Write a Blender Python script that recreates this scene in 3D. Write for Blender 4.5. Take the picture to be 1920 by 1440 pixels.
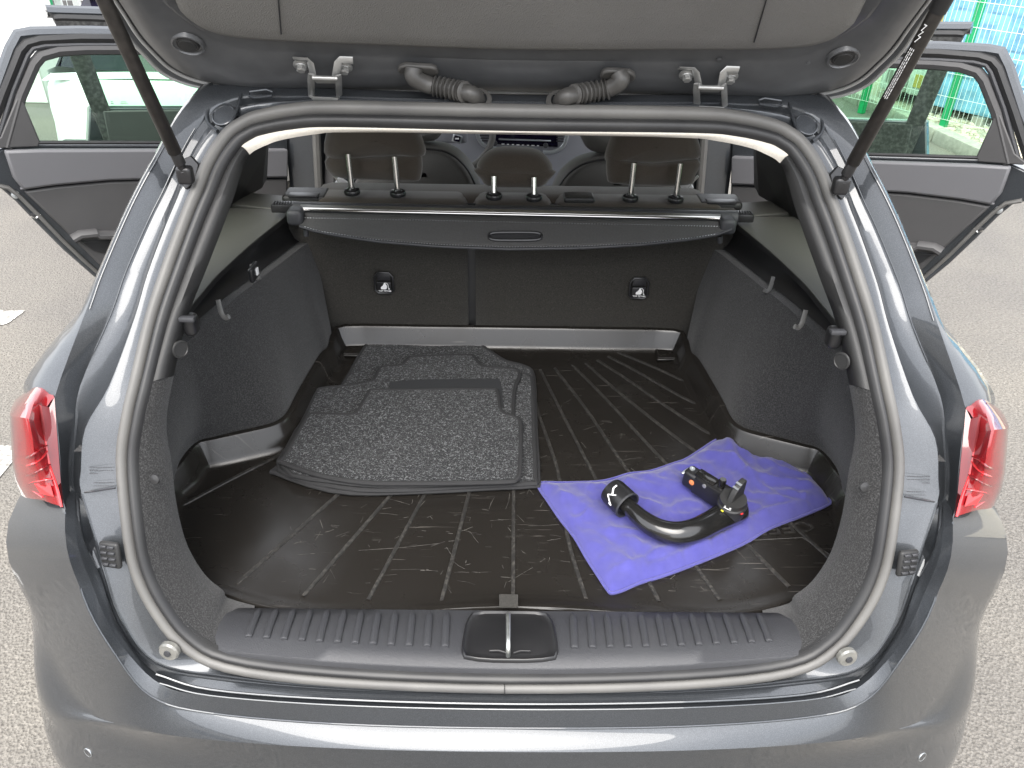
import bpy, bmesh, math, random
import numpy as np
from mathutils import Vector, Matrix
from mathutils.geometry import delaunay_2d_cdt
from mathutils.bvhtree import BVHTree
random.seed(7)
for o in list(bpy.data.objects): bpy.data.objects.remove(o)
scene = bpy.context.scene
C = scene.collection
R = math.radians

# ------------------------------------------------------------------ camera, sky, sun, exposure
CAM_POS = Vector((-0.0169, -0.92, 1.74)); PITCH = R(33); YAW = 0.01367; ROLL = 0.02015; F = 1440.0
def cam_axes():
    cp, sp = math.cos(PITCH), math.sin(PITCH)
    f, u, r = Vector((0, cp, -sp)), Vector((0, sp, cp)), Vector((1, 0, 0))
    Z = Matrix.Rotation(-YAW, 3, 'Z'); f, u, r = Z @ f, Z @ u, Z @ r
    c, s = math.cos(ROLL), math.sin(ROLL)
    return c * r + s * u, -s * r + c * u, f
RT_, UP_, FW_ = cam_axes()
cd = bpy.data.cameras.new('camera'); cam = bpy.data.objects.new('camera', cd); C.objects.link(cam)
cd.sensor_width = 36; cd.lens = 27; cd.clip_start = 0.02; cd.clip_end = 400
M4 = Matrix((RT_, UP_, -FW_)).transposed().to_4x4(); M4.translation = CAM_POS; cam.matrix_world = M4
scene.camera = cam

SUN_EL, SUN_AZ = R(60), R(190)      # azimuth measured from +Y clockwise
world = bpy.data.worlds.new('World'); scene.world = world; world.use_nodes = True
wn = world.node_tree.nodes; wl = world.node_tree.links
bg = wn['Background']; sky = wn.new('ShaderNodeTexSky'); sky.sky_type = 'NISHITA'; sky.sun_disc = False
sky.sun_elevation = SUN_EL; sky.sun_rotation = SUN_AZ; sky.air_density = 1.0; sky.dust_density = 4.0; sky.ozone_density = 1.0
hs = wn.new('ShaderNodeHueSaturation'); hs.inputs['Saturation'].default_value = 0.45
wl.new(sky.outputs[0], hs.inputs['Color'])
cl = wn.new('ShaderNodeMix'); cl.data_type = 'RGBA'; cl.inputs[0].default_value = .55; cl.inputs[7].default_value = (6.6, 6.7, 6.9, 1)   # even bright cloud
wl.new(hs.outputs[0], cl.inputs[6]); wl.new(cl.outputs[2], bg.inputs[0]); bg.inputs[1].default_value = 0.15
sd = bpy.data.lights.new('sun', 'SUN'); sd.energy = 1.3; sd.angle = R(50); sd.color = (1, .96, .9)
sun = bpy.data.objects.new('sun', sd); C.objects.link(sun)
sdir = Vector((math.sin(SUN_AZ) * math.cos(SUN_EL), math.cos(SUN_AZ) * math.cos(SUN_EL), math.sin(SUN_EL)))
sun.rotation_euler = sdir.to_track_quat('Z', 'Y').to_euler(); sun.location = (0, 0, 12)
scene.view_settings.view_transform = 'Standard'; scene.view_settings.look = 'None'
scene.view_settings.exposure = 1.82; scene.view_settings.gamma = 1; scene.view_settings.use_curve_mapping = False
scene.render.engine = 'CYCLES'

# ------------------------------------------------------------------ measuring helpers
_zs = [.3, .62, .80, .95, 1.05, 1.20, 1.35, 1.45, 1.6]; _ys = [-.13, -.13, -.10, -.04, .03, .17, .32, .44, .62]
def ys(z): return sum(float(np.interp(z + d, _zs, _ys)) for d in (-.06, -.03, 0, .03, .06)) / 5
KX = .25
def kx(z): return float(np.interp(z, [.64, .95], [.13, .25]))
def S_g(p, off=0): return p.y - (ys(p.z) + kx(p.z) * p.x * p.x + off)     # rear opening surface of the car
def S_n(p):
    dz = (ys(p.z + .01) - ys(p.z - .01)) / .02
    return -Vector((-2 * kx(p.z) * p.x, 1, -dz)).normalized()
def at(px, py, x=None, y=None, z=None, plane=None, off=None):
    """point where the sight line through a pixel of the photograph meets a real surface of known place"""
    d = FW_ + RT_ * ((px - 960) / F) - UP_ * ((py - 720) / F); o = CAM_POS
    if y is not None: t = (y - o.y) / d.y
    elif z is not None: t = (z - o.z) / d.z
    elif x is not None: t = (x - o.x) / d.x
    elif plane is not None: t = (plane[0] - o).dot(plane[1]) / d.dot(plane[1])
    else:
        a = .3; st = .02
        while S_g(o + d * (a + st), off) < 0 and a < 5: a += st
        b = a + st
        for _ in range(30):
            m = (a + b) / 2
            if S_g(o + d * m, off) < 0: a = m
            else: b = m
        t = a
    return o + d * t
def mir(p): return Vector((-p[0], p[1], p[2]))
def V(*a): return Vector(a)
def spline(pts, n=4, closed=False):
    P = [Vector(p) for p in pts]; out = []; m = len(P)
    for i in range(m if closed else m - 1):
        if closed: a, b, c, d = P[i - 1], P[i], P[(i + 1) % m], P[(i + 2) % m]
        else:
            b, c = P[i], P[i + 1]; a = P[i - 1] if i else b * 2 - c; d = P[i + 2] if i + 2 < m else c * 2 - b
        for k in range(n):
            t = k / n
            out.append(.5 * ((2 * b) + (c - a) * t + (2 * a - 5 * b + 4 * c - d) * t * t + (3 * b - a - 3 * c + d) * t ** 3))
    if not closed: out.append(P[-1])
    return out

# ------------------------------------------------------------------ object helpers
WLOC = {}
def empty(name, loc, label, cat, group=None):
    o = bpy.data.objects.new(name, None); C.objects.link(o); o.location = loc; o.empty_display_size = .1
    WLOC[o.name] = Vector(loc); o['label'] = label; o['category'] = cat
    if group: o['group'] = group
    return o
def tag(o, label=None, cat=None, group=None, kind=None):
    if label: o['label'] = label
    if cat: o['category'] = cat
    if group: o['group'] = group
    if kind: o['kind'] = kind
    return o
class MB:
    def __init__(s): s.v = []; s.f = []
    def add(s, vs, fs, flip=False):
        b = len(s.v); s.v += [Vector(v) for v in vs]
        for f in fs: s.f.append(tuple(b + i for i in (reversed(f) if flip else f)))
        return s
    def grid(s, rows, cu=False, cv=False):
        n = len(rows); m = len(rows[0]); vs = [p for r in rows for p in r]; fs = []
        for i in range(n if cu else n - 1):
            for j in range(m if cv else m - 1):
                fs.append((i * m + j, i * m + (j + 1) % m, ((i + 1) % n) * m + (j + 1) % m, ((i + 1) % n) * m + j))
        return s.add(vs, fs)
    def tube(s, path, r, n=10, caps=True, flat=1.0, up=None, closed=False):
        P = [Vector(p) for p in path]; m = len(P); rows = []; prev = up
        for i, p in enumerate(P):
            if closed: t = (P[(i + 1) % m] - P[i - 1]).normalized()
            else: t = (P[min(i + 1, m - 1)] - P[max(i - 1, 0)]).normalized()
            if prev is None: prev = Vector((0, 0, 1)) if abs(t.z) < .9 else Vector((0, 1, 0))
            a = (prev - t * prev.dot(t))
            if a.length < 1e-6: a = t.orthogonal()
            a.normalize(); b = t.cross(a); prev = a
            rr = r[i] if isinstance(r, (list, tuple)) else r
            rows.append([p + (a * math.cos(q) * flat + b * math.sin(q)) * rr for q in [2 * math.pi * k / n for k in range(n)]])
        b0 = len(s.v); s.grid(rows, cu=closed, cv=True)
        if caps and not closed:
            s.f.append(tuple(b0 + k for k in reversed(range(n)))); s.f.append(tuple(b0 + (m - 1) * n + k for k in range(n)))
        return s
    def prism(s, poly, vec, inset=0):
        P = [Vector(p) for p in poly]; n = len(P); vec = Vector(vec); b = len(s.v)
        s.v += P + [p + vec for p in P]
        s.f.append(tuple(b + i for i in range(n))); s.f.append(tuple(b + n + i for i in reversed(range(n))))
        for i in range(n): s.f.append((b + i, b + n + i, b + n + (i + 1) % n, b + (i + 1) % n))
        return s
    def bm(s, bm, M=None):
        bm.verts.ensure_lookup_table(); bm.verts.index_update()
        s.add([(M @ v.co) if M else v.co.copy() for v in bm.verts], [[v.index for v in f.verts] for f in bm.faces]); bm.free(); return s
    def rbox(s, c, size, r=.005, seg=2, M=None):
        bm = bmesh.new(); bmesh.ops.create_cube(bm, size=1)
        for v in bm.verts: v.co = Vector((v.co.x * size[0], v.co.y * size[1], v.co.z * size[2]))
        if r > 0: bmesh.ops.bevel(bm, geom=bm.edges[:], offset=min(r, min(size) * .49), segments=seg, affect='EDGES', profile=.5)
        T = Matrix.Translation(Vector(c)) @ (M.to_4x4() if M else Matrix.Identity(4))
        return s.bm(bm, T)
    def lathe(s, prof, o, ax, n=24):
        o = Vector(o); ax = Vector(ax).normalized(); a = ax.orthogonal().normalized(); b = ax.cross(a)
        rows = [[o + ax * h + (a * math.cos(q) + b * math.sin(q)) * max(r, 1e-5) for q in [2 * math.pi * k / n for k in range(n)]] for r, h in prof]
        return s.grid(rows, cv=True)
    def build(s, name, m, parent=None, label=None, cat=None, group=None, kind=None, sharp=38, bevel=0, subsurf=0, solid=0, weld=True):
        me = bpy.data.meshes.new(name)
        lo = [min(v[i] for v in s.v) for i in range(3)]; hi = [max(v[i] for v in s.v) for i in range(3)]
        c = Vector(((lo[0] + hi[0]) / 2, (lo[1] + hi[1]) / 2, lo[2]))
        me.from_pydata([v - c for v in s.v], [], s.f); me.update()
        bm = bmesh.new(); bm.from_mesh(me)
        if weld: bmesh.ops.remove_doubles(bm, verts=bm.verts, dist=1e-5)
        bmesh.ops.recalc_face_normals(bm, faces=bm.faces); bm.to_mesh(me); bm.free()
        for p in me.polygons: p.use_smooth = True
        me.set_sharp_from_angle(angle=R(sharp))
        o = bpy.data.objects.new(name, me); C.objects.link(o); o.data.materials.append(m)
        WLOC[o.name] = c
        if parent: o.parent = parent; o.location = c - WLOC[parent.name]
        else: o.location = c
        if solid: q = o.modifiers.new('thick', 'SOLIDIFY'); q.thickness = solid; q.offset = 0
        if bevel: q = o.modifiers.new('bevel', 'BEVEL'); q.width = bevel; q.segments = 2; q.limit_method = 'ANGLE'; q.angle_limit = R(40)
        if subsurf: q = o.modifiers.new('sub', 'SUBSURF'); q.levels = q.render_levels = subsurf
        return tag(o, label, cat, group, kind)
def text_mesh(txt, size, o, ux, uy, depth=.0006, sx=1.0, bold=0):
    cu = bpy.data.curves.new('t', 'FONT'); cu.body = txt; cu.size = size; cu.extrude = depth; cu.align_x = 'CENTER'; cu.align_y = 'CENTER'; cu.offset = bold
    ob = bpy.data.objects.new('t', cu); C.objects.link(ob)
    dg = bpy.context.evaluated_depsgraph_get(); me = bpy.data.meshes.new_from_object(ob.evaluated_get(dg))
    ux = Vector(ux).normalized(); uy = Vector(uy).normalized(); uz = ux.cross(uy)
    vs = [Vector(o) + ux * v.co.x * sx + uy * v.co.y + uz * v.co.z for v in me.vertices]; fs = [tuple(p.vertices) for p in me.polygons]
    bpy.data.objects.remove(ob); bpy.data.meshes.remove(me); bpy.data.curves.remove(cu)
    return MB().add(vs, fs)

# ------------------------------------------------------------------ materials
def mat(name, col, rough=.5, metal=0, coat=0, noise=None, bump=None, spec=.5, sheen=0, rnoise=None, coat_rough=.03):
    m = bpy.data.materials.new(name); m.use_nodes = True; N = m.node_tree.nodes; L = m.node_tree.links
    b = N['Principled BSDF']; b.inputs['Base Color'].default_value = (*col, 1); b.inputs['Roughness'].default_value = rough
    b.inputs['Metallic'].default_value = metal; b.inputs['Specular IOR Level'].default_value = spec
    b.inputs['Coat Weight'].default_value = coat; b.inputs['Coat Roughness'].default_value = coat_rough
    if sheen: b.inputs['Sheen Weight'].default_value = sheen; b.inputs['Sheen Roughness'].default_value = .6
    tc = N.new('ShaderNodeTexCoord')
    if noise:      # (scale, colour2, lo, hi[, detail])
        t = N.new('ShaderNodeTexNoise'); t.inputs['Scale'].default_value = noise[0]; t.inputs['Detail'].default_value = noise[4] if len(noise) > 4 else 4
        L.new(tc.outputs['Object'], t.inputs['Vector'])
        r = N.new('ShaderNodeValToRGB'); r.color_ramp.elements[0].position = noise[2]; r.color_ramp.elements[1].position = noise[3]
        r.color_ramp.elements[0].color = (*col, 1); r.color_ramp.elements[1].color = (*noise[1], 1)
        L.new(t.outputs['Fac'], r.inputs[0]); L.new(r.outputs[0], b.inputs['Base Color'])
    if rnoise:     # (scale, lo, hi)
        t = N.new('ShaderNodeTexNoise'); t.inputs['Scale'].default_value = rnoise[0]; t.inputs['Detail'].default_value = 5; L.new(tc.outputs['Object'], t.inputs['Vector'])
        mr = N.new('ShaderNodeMapRange'); mr.inputs[1].default_value = .35; mr.inputs[2].default_value = .65; mr.inputs[3].default_value = rnoise[1]; mr.inputs[4].default_value = rnoise[2]
        L.new(t.outputs['Fac'], mr.inputs[0]); L.new(mr.outputs[0], b.inputs['Roughness'])
    if bump:       # (kind, scale, strength, distance)
        if bump[0] == 'voronoi': t = N.new('ShaderNodeTexVoronoi'); out = 'Distance'
        else: t = N.new('ShaderNodeTexNoise'); t.inputs['Detail'].default_value = 3; out = 'Fac'
        t.inputs['Scale'].default_value = bump[1]; L.new(tc.outputs['Object'], t.inputs['Vector'])
        bp = N.new('ShaderNodeBump'); bp.inputs['Strength'].default_value = bump[2]; bp.inputs['Distance'].default_value = bump[3]
        L.new(t.outputs[out], bp.inputs['Height']); L.new(bp.outputs[0], b.inputs['Normal'])
    return m
def glass(name, tint, gloss=.9):
    m = bpy.data.materials.new(name); m.use_nodes = True; N = m.node_tree.nodes; L = m.node_tree.links
    N.remove(N['Principled BSDF']); tr = N.new('ShaderNodeBsdfTransparent'); tr.inputs[0].default_value = (*tint, 1)
    g = N.new('ShaderNodeBsdfGlossy'); g.inputs['Roughness'].default_value = .01; g.inputs[0].default_value = (gloss, gloss, gloss, 1)
    fr = N.new('ShaderNodeFresnel'); fr.inputs[0].default_value = 1.45; mx = N.new('ShaderNodeMixShader')
    L.new(fr.outputs[0], mx.inputs[0]); L.new(tr.outputs[0], mx.inputs[1]); L.new(g.outputs[0], mx.inputs[2]); L.new(mx.outputs[0], N['Material Output'].inputs[0])
    return m
m_paint = mat('grey_metallic_paint', (.047, .052, .058), .42, .66, 1, noise=(900, (.072, .078, .087), .45, .62, 1), rnoise=(3, .42, .5), coat_rough=.025)
m_gate = mat('gate_paint_satin', (.105, .107, .11), .4, .3, .35, noise=(40, (.12, .122, .125), .4, .7), coat_rough=.2)
m_seal = mat('dusty_rubber', (.085, .083, .08), .46, noise=(8, (.12, .117, .11), .35, .7), bump=('noise', 260, .15, .001))
m_rub2 = mat('clean_rubber', (.016, .016, .017), .45, noise=(12, (.024, .024, .024), .4, .7))
m_plas = mat('grained_black_plastic', (.018, .018, .018), .48, bump=('voronoi', 900, .35, .0006), noise=(9, (.024, .024, .024), .4, .7))
m_plasg = mat('grained_grey_plastic', (.034, .035, .039), .48, bump=('voronoi', 620, .5, .0008), noise=(7, (.041, .042, .046), .4, .7))
m_shelf = mat('light_shelf_plastic', (.055, .056, .05), .5, bump=('noise', 900, .3, .0006))
m_smooth = mat('smooth_black_plastic', (.013, .013, .014), .3, noise=(14, (.018, .018, .019), .4, .7))
m_carpet = mat('boot_lining_carpet', (.013, .013, .0135), .95, noise=(380, (.055, .055, .056), .44, .72, 5), bump=('noise', 600, .6, .002), sheen=.15, spec=.2)
m_seatback = mat('seat_back_felt', (.020, .019, .0165), .95, noise=(420, (.042, .039, .034), .4, .7, 3), bump=('noise', 800, .4, .0015), sheen=.12, spec=.2)
m_seat = mat('seat_fabric', (.042, .033, .025), .9, noise=(500, (.056, .045, .035), .4, .65), bump=('noise', 900, .35, .001), sheen=.3, spec=.2)
m_seat2 = mat('seat_vinyl', (.085, .082, .076), .6, bump=('noise', 600, .2, .001))
m_beige = mat('headliner_fabric', (.62, .58, .51), .9, noise=(300, (.55, .52, .46), .4, .7), bump=('noise', 500, .3, .001))
m_gatetrim = mat('leather_grain_trim', (.155, .152, .144), .55, bump=('voronoi', 480, .6, .0012), noise=(5, (.175, .172, .163), .35, .7))
m_chrome = mat('polished_steel', (.75, .75, .74), .12, 1)
m_alu = mat('brushed_aluminium', (.62, .62, .6), .3, 1)
m_steel = mat('painted_hinge_steel', (.34, .34, .33), .34, .6, .4, noise=(60, (.42, .42, .41), .4, .7))
m_zinc = mat('galvanised_steel', (.62, .64, .62), .3, .9, noise=(80, (.5, .52, .5), .4, .7))
m_stripmetal = mat('dark_strut_tube', (.022, .02, .018), .38, .3, noise=(90, (.035, .031, .028), .4, .7))
m_white = mat('white_print', (.8, .8, .8), .6)
m_towel = mat('blue_violet_cloth', (.056, .054, .225), .95, noise=(35, (.068, .065, .26), .35, .7), bump=('noise', 1400, .4, .0008), sheen=.25, spec=.15)
m_bind = mat('mat_binding', (.019, .019, .02), .8, bump=('noise', 900, .6, .001))
m_pad = mat('heel_pad', (.022, .023, .025), .75, bump=('noise', 300, .4, .001))
m_glass = glass('green_tinted_glass', (.80, .92, .84))
m_dglass = glass('privacy_glass', (.55, .66, .52))
m_screen = mat('dark_screen', (.004, .003, .012), .08)
m_dash = mat('dash_grey', (.2, .205, .225), .5, bump=('noise', 500, .25, .001))
m_silver = mat('satin_silver_trim', (.55, .58, .6), .3, .8)
m_doorc = mat('door_card', (.048, .047, .048), .55, bump=('noise', 500, .25, .001), noise=(6, (.056, .055, .056), .35, .7))
m_doorc2 = mat('door_card_upper', (.10, .10, .107), .5, bump=('voronoi', 700, .35, .0007))
m_felt = mat('dusty_felt', (.025, .025, .025), .95, noise=(70, (.07, .07, .068), .42, .72, 6), bump=('noise', 400, .3, .001))
m_wpaint = mat('white_car_paint', (.78, .80, .80), .3, 0, 1)
m_tyre = mat('tyre_rubber', (.02, .02, .02), .8)
m_green = mat('green_post_paint', (.01, .32, .12), .4)
m_mesh = mat('white_fence_paint', (.72, .74, .72), .5)
m_concrete = mat('kerb_concrete', (.30, .29, .25), .9, noise=(20, (.42, .40, .35), .35, .7, 8), bump=('noise', 60, .5, .01))
m_bark = mat('grey_door_dark', (.02, .02, .022), .4)

def tray_material():
    m = mat('scratched_boot_liner', (.014, .013, .012), .3, bump=('noise', 500, .12, .0008)); N = m.node_tree.nodes; L = m.node_tree.links; b = N['Principled BSDF']
    tc = N.new('ShaderNodeTexCoord'); fac = None
    for k, (rot, sc, lo, off) in enumerate([(8, (5, 150, 1), .675, 0), (-52, (9, 210, 1), .70, 3), (78, (7, 170, 1), .70, 7), (35, (12, 260, 1), .72, 11)]):
        mp = N.new('ShaderNodeMapping'); mp.inputs['Rotation'].default_value = (0, 0, R(rot)); mp.inputs['Scale'].default_value = sc; mp.inputs['Location'].default_value = (off, off, 0)
        L.new(tc.outputs['Object'], mp.inputs[0]); t = N.new('ShaderNodeTexNoise'); t.inputs['Scale'].default_value = 1; t.inputs['Detail'].default_value = 2; L.new(mp.outputs[0], t.inputs[0])
        r = N.new('ShaderNodeMapRange'); r.inputs[1].default_value = lo; r.inputs[2].default_value = lo + .05; L.new(t.outputs['Fac'], r.inputs[0])
        if fac is None: fac = r.outputs[0]
        else:
            a = N.new('ShaderNodeMath'); a.operation = 'MAXIMUM'; L.new(fac, a.inputs[0]); L.new(r.outputs[0], a.inputs[1]); fac = a.outputs[0]
    big = N.new('ShaderNodeTexNoise'); big.inputs['Scale'].default_value = 3; L.new(tc.outputs['Object'], big.inputs[0])
    mr = N.new('ShaderNodeMapRange'); mr.inputs[1].default_value = .42; mr.inputs[2].default_value = .62; L.new(big.outputs['Fac'], mr.inputs[0])
    mu = N.new('ShaderNodeMath'); mu.operation = 'MULTIPLY'; L.new(fac, mu.inputs[0]); L.new(mr.outputs[0], mu.inputs[1])
    mx = N.new('ShaderNodeMix'); mx.data_type = 'RGBA'; mx.inputs[6].default_value = (.014, .0125, .011, 1); mx.inputs[7].default_value = (.085, .078, .07, 1)
    L.new(mu.outputs[0], mx.inputs[0]); L.new(mx.outputs[2], b.inputs['Base Color'])
    r2 = N.new('ShaderNodeMapRange'); r2.inputs[1].default_value = .3; r2.inputs[2].default_value = .7; r2.inputs[3].default_value = .15; r2.inputs[4].default_value = .34
    n2 = N.new('ShaderNodeTexNoise'); n2.inputs['Scale'].default_value = 6; n2.inputs['Detail'].default_value = 6; L.new(tc.outputs['Object'], n2.inputs[0]); L.new(n2.outputs['Fac'], r2.inputs[0]); L.new(r2.outputs[0], b.inputs['Roughness'])
    return m
m_tray = tray_material()
m_rib = mat('worn_rib', (.02, .019, .018), .45, noise=(160, (.06, .056, .05), .48, .72))
def fleck_material():
    m = mat('flecked_mat_pile', (.02, .02, .022), .95, spec=.2, sheen=.1); N = m.node_tree.nodes; L = m.node_tree.links; b = N['Principled BSDF']
    tc = N.new('ShaderNodeTexCoord'); t = N.new('ShaderNodeTexNoise'); t.inputs['Scale'].default_value = 215; t.inputs['Detail'].default_value = 2; t.inputs['Distortion'].default_value = 1.4
    L.new(tc.outputs['Object'], t.inputs[0]); r = N.new('ShaderNodeValToRGB'); e = r.color_ramp.elements
    e[0].position = .45; e[0].color = (.007, .0075, .0085, 1); e[1].position = .68; e[1].color = (.16, .165, .17, 1)
    q = e.new(.53); q.color = (.016, .017, .019, 1)
    L.new(t.outputs['Fac'], r.inputs[0]); L.new(r.outputs[0], b.inputs['Base Color'])
    bp = N.new('ShaderNodeBump'); bp.inputs['Strength'].default_value = .9; bp.inputs['Distance'].default_value = .004; L.new(t.outputs['Fac'], bp.inputs['Height']); L.new(bp.outputs[0], b.inputs['Normal'])
    return m
m_fleck = fleck_material()
def lens_material(name, tint, dif):
    m = bpy.data.materials.new(name); m.use_nodes = True; N = m.node_tree.nodes; L = m.node_tree.links; b = N['Principled BSDF']
    b.inputs['Base Color'].default_value = (*dif, 1); b.inputs['Roughness'].default_value = .15; b.inputs['Coat Weight'].default_value = 1; b.inputs['Coat Roughness'].default_value = .015
    t = N.new('ShaderNodeBsdfTransparent'); t.inputs[0].default_value = (*tint, 1); g = N.new('ShaderNodeBsdfGlossy'); g.inputs['Roughness'].default_value = .02; fr = N.new('ShaderNodeFresnel'); fr.inputs[0].default_value = 1.5
    a = N.new('ShaderNodeMixShader'); a.inputs[0].default_value = .8; L.new(t.outputs[0], a.inputs[1]); L.new(b.outputs[0], a.inputs[2])
    c = N.new('ShaderNodeMixShader'); L.new(fr.outputs[0], c.inputs[0]); L.new(a.outputs[0], c.inputs[1]); L.new(g.outputs[0], c.inputs[2]); L.new(c.outputs[0], N['Material Output'].inputs[0]); return m
m_lens = lens_material('red_lens', (.90, .07, .09), (.27, .006, .010))
m_house = mat('lamp_reflector', (.42, .10, .11), .35, .3)
m_lens2 = mat('dark_red_lens', (.15, .004, .006), .1, 0, 1)
m_lens3 = mat('bright_red_reflector', (.55, .03, .035), .25, 0, 1)
def asphalt():
    m = mat('worn_light_asphalt', (.22, .21, .195), .92, spec=.25); N = m.node_tree.nodes; L = m.node_tree.links; b = N['Principled BSDF']; tc = N.new('ShaderNodeTexCoord')
    v = N.new('ShaderNodeTexVoronoi'); v.inputs['Scale'].default_value = 130; L.new(tc.outputs['Object'], v.inputs[0])
    n = N.new('ShaderNodeTexNoise'); n.inputs['Scale'].default_value = .9; n.inputs['Detail'].default_value = 8; L.new(tc.outputs['Object'], n.inputs[0])
    n2 = N.new('ShaderNodeTexNoise'); n2.inputs['Scale'].default_value = 85; n2.inputs['Detail'].default_value = 8; n2.inputs['Roughness'].default_value = .75; L.new(tc.outputs['Object'], n2.inputs[0])
    r = N.new('ShaderNodeValToRGB'); r.color_ramp.elements[0].position = .3; r.color_ramp.elements[1].position = .75
    r.color_ramp.elements[0].color = (.085, .080, .073, 1); r.color_ramp.elements[1].color = (.275, .26, .238, 1); L.new(n2.outputs['Fac'], r.inputs[0])
    r2 = N.new('ShaderNodeValToRGB'); r2.color_ramp.elements[0].position = .3; r2.color_ramp.elements[1].position = .7
    r2.color_ramp.elements[0].color = (.78, .78, .8, 1); r2.color_ramp.elements[1].color = (1.12, 1.1, 1.05, 1); L.new(n.outputs['Fac'], r2.inputs[0])
    mx = N.new('ShaderNodeMix'); mx.data_type = 'RGBA'; mx.blend_type = 'MULTIPLY'; mx.inputs[0].default_value = 1; L.new(r.outputs[0], mx.inputs[6]); L.new(r2.outputs[0], mx.inputs[7])
    L.new(mx.outputs[2], b.inputs['Base Color'])
    bp = N.new('ShaderNodeBump'); bp.inputs['Strength'].default_value = .7; bp.inputs['Distance'].default_value = .008; L.new(v.outputs['Distance'], bp.inputs['Height']); L.new(bp.outputs[0], b.inputs['Normal'])
    return m
m_asph = asphalt()
m_mark = mat('worn_road_paint', (.20, .19, .175), .8, noise=(38, (.62, .61, .58), .42, .6, 8), bump=('voronoi', 95, .5, .006))
m_soil = mat('dusty_gravel_bed', (.34, .31, .24), .95, noise=(30, (.5, .46, .37), .35, .65, 8), bump=('noise', 60, .8, .02))
m_stone = mat('pale_gravel_stone', (.42, .38, .28), .9, noise=(9, (.6, .56, .46), .35, .7))
m_wrap = mat('blue_stretch_film', (.10, .42, .72), .25, 0, .6, noise=(5, (.55, .75, .85), .45, .62, 6), bump=('noise', 22, .5, .02))
m_pack = mat('printed_pack', (.55, .58, .56), .7, noise=(6, (.7, .72, .68), .4, .65))
m_wall = mat('beige_render', (.55, .50, .42), .9, noise=(3, (.6, .55, .46), .35, .7))

# ------------------------------------------------------------------ ground
MB().grid([[V(x, y, 0) for x in (-60, -8, 0, 8, 60)] for y in (-60, -8, 0, 8, 60)]).build('ground', m_asph, kind='structure')
def marking(px):
    MB().add([at(*p, z=.004) for p in px], [tuple(range(len(px)))]).build('road_marking', m_mark, kind='structure')
marking([(-60, 560), (8, 583), (48, 582), (15, 606), (-60, 625)])
MB().add([V(-1.95, 1.30, .004), V(-1.75, 1.30, .004), V(-1.70, .2, .004), V(-1.88, .2, .004)], [(0, 1, 2, 3)]).build('road_marking', m_mark, kind='structure')

# ------------------------------------------------------------------ the car
car = empty('station_wagon', (0, 2, 0), 'dark grey station wagon with its tailgate and all doors open, boot towards the viewer', 'car')
SO = [(955,1296),(633,1283),(425,1256),(334,1208),(276,1134),(244,1062),(230,985),(220,863),(230,780),(247,707),(273,597),(300,513),(337,410),(360,353),(383,297),(417,247),(450,222),(483,208),(550,195),(640,190),(960,196)]
SUBN = 4
def half_loop(px, offs):
    P = []
    for i, p in enumerate(px):
        o = offs[i] if isinstance(offs, (list, tuple)) else offs
        q = at(p[0], p[1], off=o)
        if i in (0, len(px) - 1): q.x = 0
        P.append(q)
    Q = spline([mir(P[1])] + P + [mir(P[-2])], SUBN)[SUBN:-SUBN]
    return Q
def full(h): return h + [mir(p) for p in h[-2:0:-1]]
H0 = half_loop(SO, .005); NH = len(H0)
def frame(i):
    a = H0[max(i - 1, 0)]; b = H0[min(i + 1, NH - 1)]
    if i == 0: t = Vector((-1, 0, 0))
    elif i == NH - 1: t = Vector((1, 0, 0))
    else: t = (b - a).normalized()
    n = S_n(H0[i]); w = t.cross(n).normalized(); return n, w
FR = [frame(i) for i in range(NH)]
WF = [float(np.interp(i / SUBN, [0, 9, 12, 20], [1.02, 1.05, 1.2, 1.39])) for i in range(NH)]
def offs_half(w, h):
    if not hasattr(w, '__len__'): w = [w * f for f in WF]
    return [H0[i] + FR[i][1] * (w[i] if hasattr(w, '__len__') else w) + FR[i][0] * (h[i] if hasattr(h, '__len__') else h) for i in range(NH)]
def seal_part(prof, name, m):
    MB().grid([full(offs_half(w, h)) for w, h in prof], cv=True).build(name, m, car, sharp=60)
seal_part([(0,-.02),(0,.0),(.0018,.006),(.006,.0105),(.0115,.0105),(.0155,.007),(.0178,.001),(.018,-.006)], 'weatherstrip', m_seal)
seal_part([(.018,-.008),(.0185,-.001),(.021,.004),(.0255,.006),(.0300,.004),(.0328,-.002),(.0335,-.009),(.034,-.014)], 'inner_weatherstrip_lip', m_rub2)
# joint line of the seal at the bottom centre
MB().rbox((-.008, H0[0].y - .0055, H0[0].z + .009), (.0012, .012, .0185), .0004, 1).build('weatherstrip_joint', m_rub2, car)
HIN = offs_half(.0335, -.008)

def interp_half(vals):   # one value per station -> per fine index
    return [float(np.interp(i / SUBN, range(21), vals)) for i in range(NH)]
# trim ring inside the seal
R1px = [(955,1162),(633,1162),(445,1127),(418,1106),(385,1078),(352,1024),(332,950),(322,868),(312,795),(326,705),(354,590),(387,505),(420,420),(440,365),(452,325),(468,290),(500,272),(530,262),(590,252),(660,248),(957,252)]
R1off = [.15,.15,.14,.13,.12,.11,.10,.09,.08,.07,.06,.055,.05,.05,.045,.04,.035,.035,.035,.035,.035]
R1 = half_loop(R1px, R1off)
def ring_piece(i0, i1, name, m, bulge=.012, mirror_both=True):
    for s in (1, -1):
        rows = []
        for t in (0, .15, .4, .7, 1, 1.15):
            row = []
            for i in range(i0, i1 + 1):
                a, b = HIN[i], R1[i]; p = a.lerp(b, min(t, 1)) + (FR[i][0] * .8 + FR[i][1] * .5) * bulge * math.sin(math.pi * min(t, 1))
                if t > 1: p = b + Vector((0, .02, 0)) - FR[i][1] * .03
                row.append(p if s == 1 else mir(p))
            rows.append(row)
        MB().grid(rows).build(name, m, car, sharp=60)
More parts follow.
